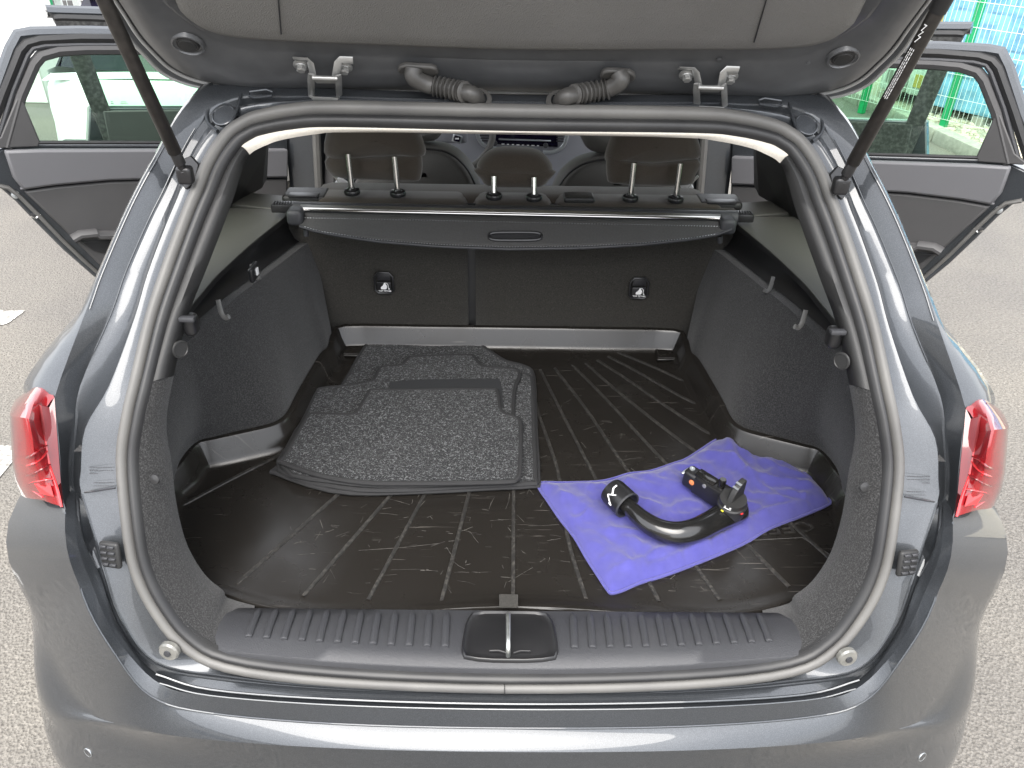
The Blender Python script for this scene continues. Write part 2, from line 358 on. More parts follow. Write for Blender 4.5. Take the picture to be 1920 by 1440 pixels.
ring_piece(2 * SUBN - 1, 9 * SUBN, 'boot_lining_edge', m_carpet, .010)
ring_piece(9 * SUBN, 15 * SUBN, 'rear_pillar_trim', m_plas, .014)
ring_piece(15 * SUBN, 20 * SUBN, 'headliner_edge', m_beige, .004)

# painted gutter loops outside the seal
G1px = [(955,1299),(633,1288),(425,1268),(292,1241),(227,1157),(195,1062),(153,926),(152,880),(160,803),(205,722),(252,597),(277,513),(312,420),(335,365),(360,300),(395,245),(430,212),(470,198),(545,190),(640,186),(960,192)]
G1off = [-.004,-.004,-.004,-.006,-.008,-.010,-.02,-.024,-.02,.0,.012,.014,.014,.014,.014,.014,.016,.018,.02,.02,.02]
G2px = [(955,1303),(633,1292),(425,1273),(286,1244),(221,1160),(188,1063),(140,935),(134,875),(140,800),(150,724),(208,590),(236,510),(280,410),(306,358),(338,290),(375,228),(412,195),(462,180),(540,180),(640,180),(960,190)]
G2off = [-.003,-.003,-.003,-.004,-.006,-.008,.012,.014,.014,.014,.004,.004,.004,.004,.004,.004,.012,.03,.04,.04,.04]
G3px = [(955,1304),(633,1294),(425,1275),(284,1246),(219,1162),(185,1064),(124,958),(114,870),(108,795),(104,742),(163,578),(186,513),(230,410),(262,345),(292,292),(325,232),(358,188),(400,160),(530,165),(640,168),(960,180)]
G3off = [.002,.002,.002,.001,.0,-.002,-.03,-.035,-.035,-.035,-.035,-.035,-.035,-.035,-.03,-.025,-.01,.02,.06,.07,.07]
G0 = offs_half(-.0015, -.006)
G1, G2, G3 = half_loop(G1px, G1off), half_loop(G2px, G2off), half_loop(G3px, G3off)
def mid(a, b, t=.5, push=0): return [p.lerp(q, t) + FR[i][0] * push for i, (p, q) in enumerate(zip(a, b))]
i9 = 9 * SUBN
rows = [G0, mid(G0, G1, .5, -.003), mid(G0, G1, .93, -.001), G1, mid(G1, G2, .08, -.002), mid(G1, G2, .5, -.006), mid(G1, G2, .92, -.003), G2, mid(G2, G3, .1, .001), mid(G2, G3, .5, .004), mid(G2, G3, .92, .004), G3]
MB().grid([full(r) for r in rows], cv=True).build('rear_opening_panel', m_paint, car, sharp=30)

# side skin: from the outer gutter edge round to the flanks
def prof_x(z): return float(np.interp(z, [.2,.35,.55,.75,.9,1.0,1.1,1.25,1.38,1.46,1.5], [.86,.89,.90,.905,.895,.87,.825,.75,.66,.56,.40]))
for s in (1, -1):
    r0, r1, r2, r3, r4 = [], [], [], [], []
    for i in range(i9 - 3, 17 * SUBN + 1):
        p = G3[i]; z2 = p.z
        px_ = p.x - float(np.interp(z2, [.97, 1.06, 1.12, 1.2], [.13, .075, .03, .012]))
        a = Vector(p); 
        b = Vector((p.x * .62 + px_ * .38, p.y + .012, p.z + .002)); c = Vector((px_ * .8 + p.x * .2, p.y + .07, p.z + .003)); d = Vector((px_, p.y + .22, z2))
        f = (a, b, c, d, Vector((px_ - .002, p.y + .34, z2)))
        for r, q in zip((r0, r1, r2, r3, r4), f): r.append(q if s == 1 else mir(q))
    MB().grid([r0, r1, r2, r3, r4]).build('rear_pillar_skin', m_paint, car, sharp=45)
    # quarter panel flank with wheel arch, roof rail, roof
    zz = [.25, .4, .55, .7, .85, .94]
    def fl(y, z):
        return Vector((s * -(prof_x(z) - .0) , y, z))
    n = MB(); n.grid([[fl(y, z) for z in zz] for y in (.30, .5, .62)]); n.grid([[fl(y, z) for z in (.70, .85, .94)] for y in (.62, .95, 1.28)]); n.grid([[fl(y, z) for z in zz] for y in (1.28, 1.34)])
    n.build('quarter_panel', m_paint, car, solid=.02)
    # rear wheel: tyre and rim
    w = Vector((s * -.80, .95, .32)); ax = Vector((-s, 0, 0))
    t = MB().lathe([(.20,-.10),(.30,-.105),(.32,-.08),(.322,0),(.32,.08),(.30,.10),(.22,.105),(.20,.09)], w, ax, 40).build('rear_wheel', m_tyre, car)
    MB().lathe([(.0,.05),(.05,.055),(.06,.05),(.19,.08),(.205,.095),(.205,-.05)], w, ax, 30).build('rim', m_silver, t)
    # quarter window: glass between pillars
    gq = [Vector((s * -.845, .62, 1.0)), Vector((s * -.845, 1.22, .99)), Vector((s * -.72, 1.22, 1.33)), Vector((s * -.72, 1.0, 1.35)), Vector((s * -.80, .72, 1.13))]
    MB().prism(gq, (s * .004, 0, 0)).build('quarter_window', m_dglass, car)
    # pillars and roof rail
    MB().prism([(s * -.83, 1.22, .98), (s * -.83, 1.34, .97), (s * -.68, 1.34, 1.40), (s * -.69, 1.22, 1.40)], (s * .03, 0, 0)).build('side_pillar', m_paint, car, bevel=.006)
    bp = MB().prism([(s * -.90, 2.10, .3), (s * -.90, 2.22, .3), (s * -.865, 2.21, 1.0), (s * -.70, 2.17, 1.40), (s * -.70, 2.09, 1.40), (s * -.865, 2.11, 1.0)], (s * .11, 0, 0)).build('centre_pillar', m_paint, car, bevel=.01)
    MB().prism([(s * -.795, 2.085, .35), (s * -.74, 2.07, .35), (s * -.665, 2.07, 1.02), (s * -.70, 2.09, 1.02)], (0, .13, 0)).build('lower_trim', m_doorc, bp, bevel=.01)
    MB().prism([(s * -.70, 2.08, 1.03), (s * -.663, 2.07, 1.03), (s * -.60, 2.07, 1.40), (s * -.65, 2.08, 1.40)], (0, .12, 0)).build('upper_trim', m_beige, bp, bevel=.01)
    MB().tube(spline([(s * -.78, 2.07, .4), (s * -.745, 2.06, .9), (s * -.72, 2.05, 1.03), (s * -.64, 2.05, 1.39)], 4), .016, 8).build('door_seal', m_seal, bp)
    MB().tube(spline([(s * -.56, .74, 1.435), (s * -.62, 1.3, 1.44), (s * -.64, 2.1, 1.43), (s * -.64, 2.7, 1.36), (s * -.76, 3.35, 1.0)], 5), .03, 8).build('roof_rail', m_paint, car)
    MB().prism([(s * -.86, 1.34, .28), (s * -.86, 3.2, .28), (s * -.72, 3.2, .28), (s * -.72, 1.34, .28)], (0, 0, .10)).build('door_sill', m_paint, car, bevel=.02)
    MB().grid([[Vector((s * -prof_x(z), y, z)) for z in (.25,.5,.7,.85,.95)] for y in (3.15, 3.3, 3.4)]).build('front_wing', m_paint, car, solid=.02)
    MB().grid([[Vector((s * -prof_x(z) * (1 if y < 4 else .92), y, z)) for z in (.68,.8,.92)] for y in (3.4, 3.8, 4.1, 4.3)]).build('front_wing', m_paint, car, solid=.02)
    w = Vector((s * -.80, 3.62, .32)); t = MB().lathe([(.20,-.10),(.30,-.105),(.32,-.08),(.322,0),(.32,.08),(.30,.10),(.22,.105),(.20,.09)], w, ax, 32).build('front_wheel', m_tyre, car)
    MB().lathe([(.0,.05),(.05,.055),(.06,.05),(.19,.08),(.205,.095),(.205,-.05)], w, ax, 24).build('rim', m_silver, t)
# roof, headliner, bonnet, windscreen, floor pan
ry = [.58, .75, 1.2, 1.8, 2.4, 2.75]; rz = [1.445, 1.47, 1.49, 1.49, 1.46, 1.40]
MB().grid([[Vector((x, y + .05 * abs(x / .64) ** 2, z - .045 * abs(x / .64) ** 2.5)) for x in np.linspace(-.60, .60, 11)] for y, z in zip(ry, rz)]).build('roof', m_paint, car)
top = R1[15 * SUBN:] ; top = top + [mir(p) for p in top[-2::-1]]
hl = [[p + Vector((0, .02, .004)) for p in top]] + [[Vector((x, y, z - .03 * abs(x / .64) ** 2)) for x in np.linspace(-.64, .64, len(top))] for y, z in ((.75, 1.43), (1.3, 1.445), (2.0, 1.44), (2.7, 1.385))]
MB().grid(hl).build('headliner', m_beige, car, sharp=60)
MB().grid([[Vector((x * w, y, z - .02 * abs(x) ** 2)) for x in np.linspace(-1, 1, 7)] for y, z, w in ((2.74, 1.385, .60), (3.05, 1.2, .66), (3.35, 1.0, .72))]).build('windscreen', m_glass, car)
MB().grid([[Vector((x * w, y, z - .06 * abs(x) ** 3)) for x in np.linspace(-1, 1, 9)] for y, z, w in ((3.33, 1.0, .80), (3.7, .97, .80), (4.1, .90, .76), (4.32, .78, .68), (4.36, .5, .66))]).build('bonnet', m_paint, car)
MB().rbox((0, 2.2, .27), (1.5, 2.3, .04), .01).build('cabin_floor', m_carpet, car)
MB().rbox((0, .62, .50), (1.45, .95, .03), .01).build('underbody', m_bark, car)

# bumper
def col(pts): return [Vector(p) for p in pts]
crest_px = [(955,1365),(633,1357),(390,1336),(283,1305),(215,1225),(155,1115),(122,960)]; crest_off = [-.045,-.045,-.045,-.048,-.05,-.05,-.04]
B1 = [at(*p, off=o) for p, o in zip(crest_px, crest_off)]; B1[0].x = 0
flat_px = [(955,1331),(633,1323),(395,1305),(300,1282),(228,1208),(178,1108),(140,955)]; Bf = [at(*p, off=o) for p, o in zip(flat_px, [-.036,-.036,-.036,-.034,-.03,-.028,-.018])]; Bf[0].x = 0
lip_px = [(955,1319),(633,1310),(397,1292),(292,1262),(222,1175),(190,1085),(147,945)]; Bl = [at(*p, off=o) for p, o in zip(lip_px, [-.022,-.022,-.022,-.02,-.016,-.014,-.008])]; Bl[0].x = 0
b0_px = [(955,1306),(633,1296),(400,1275),(280,1247),(215,1163),(184,1066),(143,932)]; B0 = [at(*p, off=o) for p, o in zip(b0_px, [-.008,-.008,-.008,-.008,-.006,-.004,.0])]; B0[0].x = 0
Bm = [p + Vector((0, .008, -.003)) for p in B0]
B2 = [at(955,1410,off=-.075), at(633,1403,off=-.075), at(383,1386,off=-.072), at(255,1365,off=-.066), V(-.785,-.062,.475), V(-.855,.015,.60), V(-.885,.085,.785)]; B2[0].x = 0
B3 = col([(0,-.222,.47),(-.31,-.200,.47),(-.57,-.150,.46),(-.745,-.095,.455),(-.866,-.035,.43),(-.900,.04,.53),(-.902,.15,.70)])
B4 = col([(0,-.228,.38),(-.32,-.205,.38),(-.60,-.150,.38),(-.78,-.090,.375),(-.895,-.022,.355),(-.926,.045,.44),(-.914,.20,.60)])
B5 = col([(0,-.215,.26),(-.32,-.195,.26),(-.60,-.140,.26),(-.825,-.085,.255),(-.928,-.012,.255),(-.950,.07,.29),(-.925,.24,.44)])
B6 = col([(0,-.16,.15),(-.32,-.14,.15),(-.60,-.09,.15),(-.83,-.05,.15),(-.92,.0,.15),(-.935,.09,.17),(-.90,.28,.24)])
ends = {id(B1): V(-.893,.45,.845), id(Bf): V(-.88,.45,.86), id(Bl): V(-.87,.45,.865), id(B0): V(-.86,.45,.87), id(Bm): V(-.85,.45,.86), id(B2): V(-.904,.45,.79), id(B3): V(-.915,.45,.72), id(B4): V(-.922,.46,.63), id(B5): V(-.918,.48,.45), id(B6): V(-.885,.5,.26)}
def brow(r):
    r2 = r + [ends[id(r)]]
    return spline([mir(r2[1])] + r2, 6)[6:]
b_rows = [[V(p.x * .985, p.y + .03, p.z + .002) for p in brow(Bm)]] + [brow(r) for r in (Bm, B0)] + [[p.lerp(q, .93) for p, q in zip(brow(B0), brow(Bl))]] + [brow(Bl)] + [[p.lerp(q, .15) + Vector((0, .004, -.006)) for p, q in zip(brow(Bl), brow(Bf))]]
b_rows += [[p.lerp(q, .9) + Vector((0, .003, -.003)) for p, q in zip(brow(Bl), brow(Bf))], brow(Bf)]
f_, c_, d_, e_ = brow(Bf), brow(B1), brow(B2), brow(B3)
b_rows += [[p.lerp(q, t) for p, q in zip(f_, c_)] for t in (.06, .5, .94)] + [c_]
b_rows += [[p.lerp(q, t) + Vector((0, -.002, .002)) * math.sin(math.pi * t) for p, q in zip(c_, d_)] for t in (.1, .5, .9)]
lower = [d_, e_, brow(B4), brow(B5), brow(B6)]
low2 = []
for a in range(4):
    for k in range(3):
        t = k / 3; A = lower[max(a - 1, 0)]; Bq = lower[a]; Cq = lower[a + 1]; D = lower[min(a + 2, 4)]
        if a == 0: A = [2 * p - q for p, q in zip(d_, e_)]
        low2.append([.5 * ((2 * b) + (c - a_) * t + (2 * a_ - 5 * b + 4 * c - d) * t * t + (3 * b - a_ - 3 * c + d) * t ** 3) for a_, b, c, d in zip(A, Bq, Cq, D)])
b_rows += low2 + [lower[-1]]
bm_ = MB().grid([[mir(p) for p in r[:0:-1]] + r for r in b_rows])
bump_v = [v.copy() for v in bm_.v]; bump_f = list(bm_.f)
bumper = bm_.build('bumper', m_paint, car, sharp=32)
bvh = BVHTree.FromPolygons(bump_v, bump_f)
def on_bumper(px, py):
    d = FW_ + RT_ * ((px - 960) / F) - UP_ * ((py - 720) / F); h = bvh.ray_cast(CAM_POS, d.normalized()); return h[0], h[1]
for px, py in ((165, 1411), (1729, 1419)):
    p, n = on_bumper(px, py)
    if p:
        if n.dot(FW_) > 0: n = -n
        MB().lathe([(.0,.0012),(.0075,.0012),(.0082,.0004)], p, n, 24).build('parking_sensor', m_paint, bumper)
        MB().lathe([(.0086,.0),(.0088,.0012),(.0095,.0012),(.0097,.0)], p, n, 24).build('sensor_ring', m_silver, bumper)

# tail lamps
for s in (1, -1):
    def T(px, py, y): p = at(px, py, y=y); return p if s == 1 else mir(p)
    inner = [at(px, py, off=-.04) for px, py in ((102,745),(106,800),(110,850),(114,905),(120,954))]
    ridge = [at(px, py, off=-.055) for px, py in ((79,791),(86,830),(93,870),(107,912),(116,950))]
    inner2 = [inner[0]] + inner[1:]
    def bulge(px, py, y): return at(px, py, y=y)
    midc = [bulge(48,784,.05), bulge(55,825,.035), bulge(58,865,.03), bulge(66,905,.03), bulge(80,938,.03)]
    outr = [bulge(19,772,.13), bulge(20,815,.11), bulge(22,855,.10), bulge(27,890,.10), bulge(38,921,.10)]
    sidr = [V(-.885,.30,.945), V(-.900,.30,.915), V(-.906,.30,.885), V(-.906,.28,.855), V(-.90,.25,.82)]
    far = [V(-.880,.42,.925), V(-.893,.42,.90), V(-.90,.42,.88), V(-.90,.40,.85), V(-.895,.37,.83)]
    q = (lambda p: p) if s == 1 else mir
    lamp = MB(); 
    def smooth_rows(rows):
        cols = list(zip(*rows)); dense = [spline(c, 4) for c in cols]; return [list(r) for r in zip(*dense)]
    body_rows = [[q(p) for p in r] for r in (ridge, midc, outr, sidr, far)]
    cols = [spline([r[k] for r in body_rows], 5) for k in range(5)]
    lamp.grid([list(r) for r in zip(*[c for c in cols])])
    lo = lamp.build('tail_lamp', m_lens, car, sharp=50)
    MB().grid([[q(p) for p in inner2], [q(p) for p in ridge]]).build('inner_lens', m_lens2, lo)
    # top facet of the lamp
    ra = [ridge[0], midc[0], outr[0]]; rb = [inner[0], at(80,713,y=.17), at(44,738,y=.20)]
    MB().grid([[q(p) for p in [a.lerp(b, t) + V(0, 0, .006 * math.sin(math.pi * t)) for a, b in zip([cc_ if s == 1 else mir(cc_) for cc_ in cols[0][:11]], spline(rb, 5))]] for t in (0, .25, .5, .75, 1)]).build('upper_lens', m_lens, lo)
    # dark chamber behind the lens, proud light guides and the pale reflector window
    bowl = [[q(p + V(.006, .035, 0)) for p in spline(r, 3)] for r in ([a.lerp(b, .5) for a, b in zip(ridge, midc)], midc, outr)]
    MB().grid(bowl).build('reflector', m_house, lo)
    LL = [spline([r[k2] for k2 in range(5)], 8) for r in (ridge, midc, outr)]
    def on_lens(t, u, d=.0):     # t down the lens, u from the ridge (0) over the middle (1) to the flank (2)
        k_ = min(int(t * (len(LL[0]) - 1)), len(LL[0]) - 1); row = spline([ridge[0]] * 0 + [LL[0][k_], LL[1][k_], LL[2][k_]], 8); p = row[min(int(u * 8), 16)]
        return p + V(0, -d, 0)
    for pts, r_, m2 in (([(.30, 0), (.36, .5), (.46, 1.1), (.50, 1.9)], .0030, m_lens2), ([(.36, 0), (.44, .4), (.56, 1.0), (.60, 1.8)], .0024, m_lens3), ([(.52, 0), (.58, .5), (.68, 1.2), (.72, 1.9)], .0030, m_lens2), ([(.66, .1), (.70, .6), (.78, 1.2), (.86, 1.4), (.95, .9)], .0022, m_lens3)):
        MB().tube([q(p) for p in spline([on_lens(t, u, .0006) for t, u in pts], 5)], r_, 8, flat=.5).build('light_guide', m2, lo)
    win = [(.74, .25), (.78, 1.0), (.90, .95), (.90, .3)]; MB().prism([q(on_lens(t, u, .0015)) for t, u in win], (0, -.0012, 0)).build('reflector_window', m_lens3, lo)
    win = [(.42, .15), (.48, .8), (.54, .75), (.52, .15)]; MB().prism([q(on_lens(t, u, .0012)) for t, u in win], (0, -.001, 0)).build('reflector_window', m_lens3, lo)
    MB().tube([q(p + V(0, -.0006, 0)) for p in spline(ridge, 5)], .0020, 6).build('lens_ridge_highlight', m_lens3, lo)  # brighter red painted in as the highlight along the ridge

# lamp stops, vents, strut plates on the gutter
def surf_pt(px, py, off): return at(px, py, off=off)
for s in (1, -1):
    q = (lambda p: p) if s == 1 else mir
    p = surf_pt(318, 1220, -.014); n = S_n(p); 
    t = MB().lathe([(.0175,-.004),(.0175,.003),(.015,.006),(.0,.007)], q(p), q(n), 28).build('rubber_stop', mat('clear_stop', (.13, .13, .12), .25, coat=.6, noise=(40, (.18, .175, .16), .4, .6)) if s == 1 else bpy.data.materials['clear_stop'], car)
    MB().lathe([(.006,.0065),(.0055,.009),(0,.0095)], q(p), q(n), 16).build('stop_pin', m_plasg, t)
    p = surf_pt(208, 1040, -.016); n = S_n(p); xx = Vector((1, 0, 0)); xx = (xx - n * xx.dot(n)).normalized(); zz = xx.cross(n) * -1
    Mx = Matrix((xx, -n, zz)).transposed()
    if s == -1: Mx = Matrix((mir(xx) * -1, mir(-n), mir(zz))).transposed()
    vt = MB().rbox(q(p), (.036, .010, .046), .006, 3, Mx).build('vent_catch', m_plas, car)
    for k in range(4):
        for j in (-1, 1):
            c = p + n * .006 + zz * (.017 - .0105 * k) + xx * (.007 * j)
            MB().rbox(q(c), (.012, .006, .0045), .001, 1, Mx).build('catch_tooth', m_plasg, vt)

# pressed details of the painted corner: round plug, slot, drip bead
for s in (1, -1):
    q = (lambda p: p) if s == 1 else mir
    p = at(420, 216, off=.014); n = S_n(p)
    MB().lathe([(.0225,-.004),(.0215,.0025),(.0195,.003),(.0185,.0012),(.006,.0016),(0,.0016)], q(p), q(n), 36).build('body_plug', m_paint, car, sharp=30)
    sl = [at(px, py, off=.016) for px, py in ((468,172),(500,168),(512,172),(510,180),(478,184),(467,180))]
    MB().tube([q(a) for a in sl], .0022, 8, closed=True).build('pressed_slot', m_paint, car)
    bead = spline([at(px, py, off=o) for px, py, o in ((392,180,.012),(396,196,.010),(388,214,.006),(392,232,.006),(408,246,.004))], 5)
    MB().tube([q(a) for a in bead], .0032, 8).build('sealer_bead', m_paint, car)
    bead = spline([at(px, py, off=o) for px, py, o in ((452,176,.018),(446,200,.012),(438,222,.006),(424,246,.004),(400,272,.0),(384,296,-.002))], 5)
    MB().tube([q(a) for a in bead], .0030, 8).build('sealer_bead', m_paint, car)
    # stamped small print on the inner flank: rows of tiny raised marks
    mk = MB(); rnd = random.Random(3)
    for k, py in enumerate((876, 882, 888, 905, 911)):
        px = 168 if k < 3 else 176
        while px < (212 if k in (0, 1, 3, 4) else 182):
            l = rnd.uniform(1.0, 2.4); a, b = at(px, py, off=-.0175), at(px + l, py, off=-.0175); mk.tube([q(a), q(b)], .0007, 4); px += l + rnd.uniform(.8, 1.8)
    MB().tube([q(at(px, py, off=-.016)) for px, py in ((152,924),(185,920),(216,915))], .0016, 6).build('panel_seam', m_paint, car)
    o = mk.build('stamped_marks', m_plasg, car, weld=False); o['kind'] = 'stuff'

# fine pressed creases that catch the light
def crease(P, r, name, parent, both=True):
    Q = spline([mir(P[1])] + list(P), 5)[5:]; MB().tube([mir(p) for p in Q[:0:-1]] + Q, r, 6).build(name, m_paint, parent)
crease(G1[0:6 * SUBN + 1:SUBN], .0016, 'panel_crease', car)
crease([p + V(0, -.0005, 0) for p in B1], .0018, 'bumper_crease', bumper)
crease([a.lerp(b, .1) for a, b in zip(Bl[:4], Bf[:4])], .0022, 'bumper_lip', bumper)
crease([a.lerp(b, .95) for a, b in zip(Bl[:4], Bf[:4])], .0016, 'bumper_lip', bumper)
for s in (1, -1):
    q = (lambda p: p) if s == 1 else mir
    MB().tube([q(p) for p in G2[9 * SUBN + 2:15 * SUBN]], .0013, 6).build('pillar_crease', m_paint, car)
    MB().tube([q(p + V(.006, -.003, 0)) for p in G3[9 * SUBN + 4:15 * SUBN]], .0016, 6).build('pillar_crease', m_paint, car)
# ------------------------------------------------------------------ tailgate (part of the car), hinged at the roof
GA = R(44); GP = Vector((0, .57, 1.403)); GV = Vector((0, -math.cos(GA), math.sin(GA))); GN = Vector((0, -math.sin(GA), -math.cos(GA)))
def G(px, py, n=0):      # point on the gate's inner face, n metres proud of it
    return at(px, py, plane=(GP + GN * n, GN))
def Gl(x, v, n=0): return GP + Vector((x, 0, 0)) + GV * v + GN * n
E_ = [(960,182),(700,178),(500,177),(440,174),(390,168),(340,157),(300,138),(265,103),(235,68),(196,0)]
E1 = [(960,166),(700,162),(500,165),(448,161),(405,152),(360,140),(322,120),(290,90),(262,58),(224,0)]
F1 = [(960,152),(700,149),(500,146),(455,141),(418,133),(378,120),(342,100),(312,72),(286,42),(258,0)]
F2 = [(960,113),(700,104),(510,94),(462,90),(432,84),(402,72),(372,56),(345,36),(322,18),(296,-12)]
T_ = [(960,79),(700,70),(527,63),(478,60),(440,56),(408,50),(380,40),(360,28),(345,15),(332,-8)]
ext = {'E': [(-.62,.46),(-.63,.72),(-.54,.96),(-.30,1.04),(0,1.05)], 'E1': [(-.60,.46),(-.60,.71),(-.52,.94),(-.29,1.015),(0,1.025)], 'F1': [(-.565,.46),(-.565,.70),(-.49,.92),(-.28,.99),(0,1.0)], 'F2': [(-.53,.46),(-.53,.68),(-.46,.89),(-.26,.96),(0,.97)], 'T': [(-.49,.46),(-.49,.67),(-.42,.86),(-.24,.93),(0,.94)]}
def grow(px, key, n, shrink=0):
    P = [G(x, y, n) for x, y in px]; P[0].x = 0; P += [Gl(x, v, n) for x, v in ext[key]]
    Q = spline([mir(P[1])] + P + [mir(P[-2])], 4)[4:-4]
    return Q + [mir(p) for p in Q[-2:0:-1]]
eE, eE1, eF1, eF2, eT = grow(E_, 'E', 0), grow(E1, 'E1', .006), grow(F1, 'F1', .022), grow(F2, 'F2', .012), grow(T_, 'T', .010)
def gl(a, b, t, n): return [p.lerp(q, t) + GN * n for p, q in zip(a, b)]
rows = [gl(eE, eE, 0, -.07), gl(eE, eE, 0, -.012), eE, gl(eE, eE1, .35, .002), gl(eE, eE1, .5, -.003), gl(eE, eE1, .65, -.003), gl(eE, eE1, .75, .002), eE1, gl(eE1, eF1, .15, .008), gl(eE1, eF1, .5, .008), gl(eE1, eF1, .9, .002), eF1, gl(eF1, eF2, .1, .001), gl(eF1, eF2, .5, .002), gl(eF1, eF2, .92, .001), eF2, gl(eF2, eT, .2, .001), gl(eF2, eT, .85, -.004), eT, gl(eT, eT, 0, -.02)]
gate = MB().grid(rows, cv=True).build('tailgate', m_gate, car, sharp=28)
for ring_, r_ in ((gl(eE, eE1, .2, .002), .0030), (gl(eE, eE1, .8, .004), .0030)): MB().tube(ring_, r_, 8, closed=True).build('hem_edge', bpy.data.materials.get('hem_sky_reflection') or mat('hem_sky_reflection', (.36, .36, .35), .4, noise=(30, (.42, .42, .41), .4, .7)), gate)  # pale colour stands in for sky reflected along the hem
cen = Vector((0, GP.y, GP.z)) + GV * .5
skin = [gl(eE, eE, 0, -.07)] + [[p.lerp(cen - GN * .09, t) + GN * -(.07 + .02 * t) for p in eE] for t in (.3, .99)]
MB().grid(skin, cv=True).build('outer_skin', m_paint, gate)
# grained inner trim in three pieces with narrow joints
tin = [p.lerp(cen, .012) + GN * .012 for p in eT]
def trim_pts():
    out = []
    for t, n in ((-.012, -.004), (-.004, .008), (.012, .016), (.04, .019), (.12, .020), (.3, .020), (.6, .020), (.985, .020)):
        out.append([p.lerp(cen + GN * .01, t) + GN * n for p in eT])
    return out
tr = trim_pts(); mt = len(eT)
MB().grid(tr, cv=True).build('gate_trim_panel', m_gatetrim, gate, sharp=50)
for (a, b) in (((527, 64), (522, 0)), ((1414, 79), (1437, 0))):
    p0, p1 = G(*a, .0315), G(*b, .0315); p2 = p1 + (p1 - p0) * 1.5
    MB().tube([p0 + GN * -.009, p0, p1, p2], .0011, 6).build('trim_joint', m_smooth, gate)
for px, py in ((352, 84), (1581, 109)):
    p = G(px, py, .021)
    MB().lathe([(.027,-.004),(.025,.003),(.0225,.0035),(.0205,-.001),(.0185,-.002)], p, GN, 40).build('cap_recess', m_gate, gate)
    MB().lathe([(.0178,-.003),(.0178,.001),(.016,.0024),(.0145,.002),(.0135,.0032),(.006,.0036),(0,.0036)], p, GN, 36).build('rubber_cap', m_plas, gate)
for px, py in ((1672, 22), (1640, 60), (1515, 118), (1348, 112), (1620, 70)):
    MB().lathe([(.004,-.001),(.004,.001),(.002,.0018),(0,.0018)], G(px, py, .016), GN, 14).build('plug', m_gate, gate)

# hinges
for cx, cy in ((610, 150), (1333, 168)):
    sg = 1 if cx < 900 else -1; dy = cy - 150; dx = cx - 610
    def g(px, py, n=.03): return G(px + dx, py + dy + (px - 610) * .01, n)
    hroot = None
    up_path = [g(550,110), g(577,111), g(582,118,.034), g(588,146,.045), g(594,151,.046), g(625,151,.046), g(629,146,.045), g(634,118,.034), g(639,112), g(662,113)]
    h = MB().tube(up_path, .0065, 8, flat=.28, up=Vector((0, .5, 1))).build('tailgate_hinge', m_steel, car)
    lo_path = [g(584,139,.05), g(583,150,.05), at(584+dx,180+dy,y=.48), at(588+dx,186+dy,y=.455), at(632+dx,187+dy,y=.455), at(636+dx,182+dy,y=.48), g(635,152,.05), g(634,141,.05)]
    MB().tube(lo_path, .0058, 8, flat=.3, up=Vector((0, .7, .7))).build('hinge_bracket', m_steel, h)
    MB().tube([g(586,146,.052), g(633,147,.052)], .004, 10).build('hinge_pin', m_steel, h)
    for bx, by in ((565, 121), (646, 124)):
        p = g(bx, by, .026)
        MB().lathe([(.0135,0),(.0135,.003),(.010,.0045),(.0095,.006),(0,.006)], p, GN, 24).lathe([(.0078,.006),(.0078,.012),(.006,.0132),(0,.0132)], p, GN, 6).build('hinge_bolt', m_steel, h, sharp=25)

# wiring conduits with bellows
def conduit(plate, path_px, bel, s):
    def yy(k, n): return .46 + .02 * k
    pl = [G(px, py, .026) for px, py in plate]
    m_hose = bpy.data.materials.get('hose_rubber') or mat('hose_rubber', (.055, .053, .05), .42, noise=(30, (.08, .077, .072), .4, .7))
    r0 = MB().prism(pl, GN * .010).build('cable_conduit', m_hose, car, bevel=.003)
    P = [G(path_px[0][0], path_px[0][1], .034), G(path_px[1][0], path_px[1][1], .046)] + [G(px, py, n) for px, py, n in path_px[2:-1]] + [at(path_px[-1][0], path_px[-1][1], y=path_px[-1][2])]
    Q = spline(P, 8); a, b = int(len(Q) * bel[0]), int(len(Q) * bel[1])
    MB().tube(Q[:a + 1], .0145, 16).build('conduit_elbow', m_hose, r0)
    MB().tube(Q[b:], .0138, 16).build('conduit_elbow', m_hose, r0)
    L = Q[a:b + 1]; fine = spline(L, 6); per = 7
    nr = 8; tot = len(fine); rr = [.0125 + .0055 * (.5 - .5 * math.cos(2 * math.pi * nr * i / (tot - 1))) for i in range(tot)]
    MB().tube(fine, rr, 18).build('bellows', m_hose, r0)
    e = P[-1]; MB().lathe([(.024,-.004),(.024,.002),(.016,.005)], e, (0, -.6, .8), 24).build('conduit_grommet', m_hose, r0)
conduit([(745,124),(750,117),(760,114),(808,117),(818,120),(823,128),(820,134),(750,130)], [(776,128),(776,145),(800,158,.05),(830,164,.055),(862,171,.065),(884,176,.075),(896,188,.44)], (.40, .74), 1)
conduit([(1124,135),(1130,127),(1140,124),(1180,126),(1190,132),(1192,140),(1185,145),(1128,142)], [(1160,137),(1164,152),(1142,166,.05),(1112,172,.055),(1082,177,.065),(1062,181,.075),(1050,191,.44)], (.34, .72), -1)

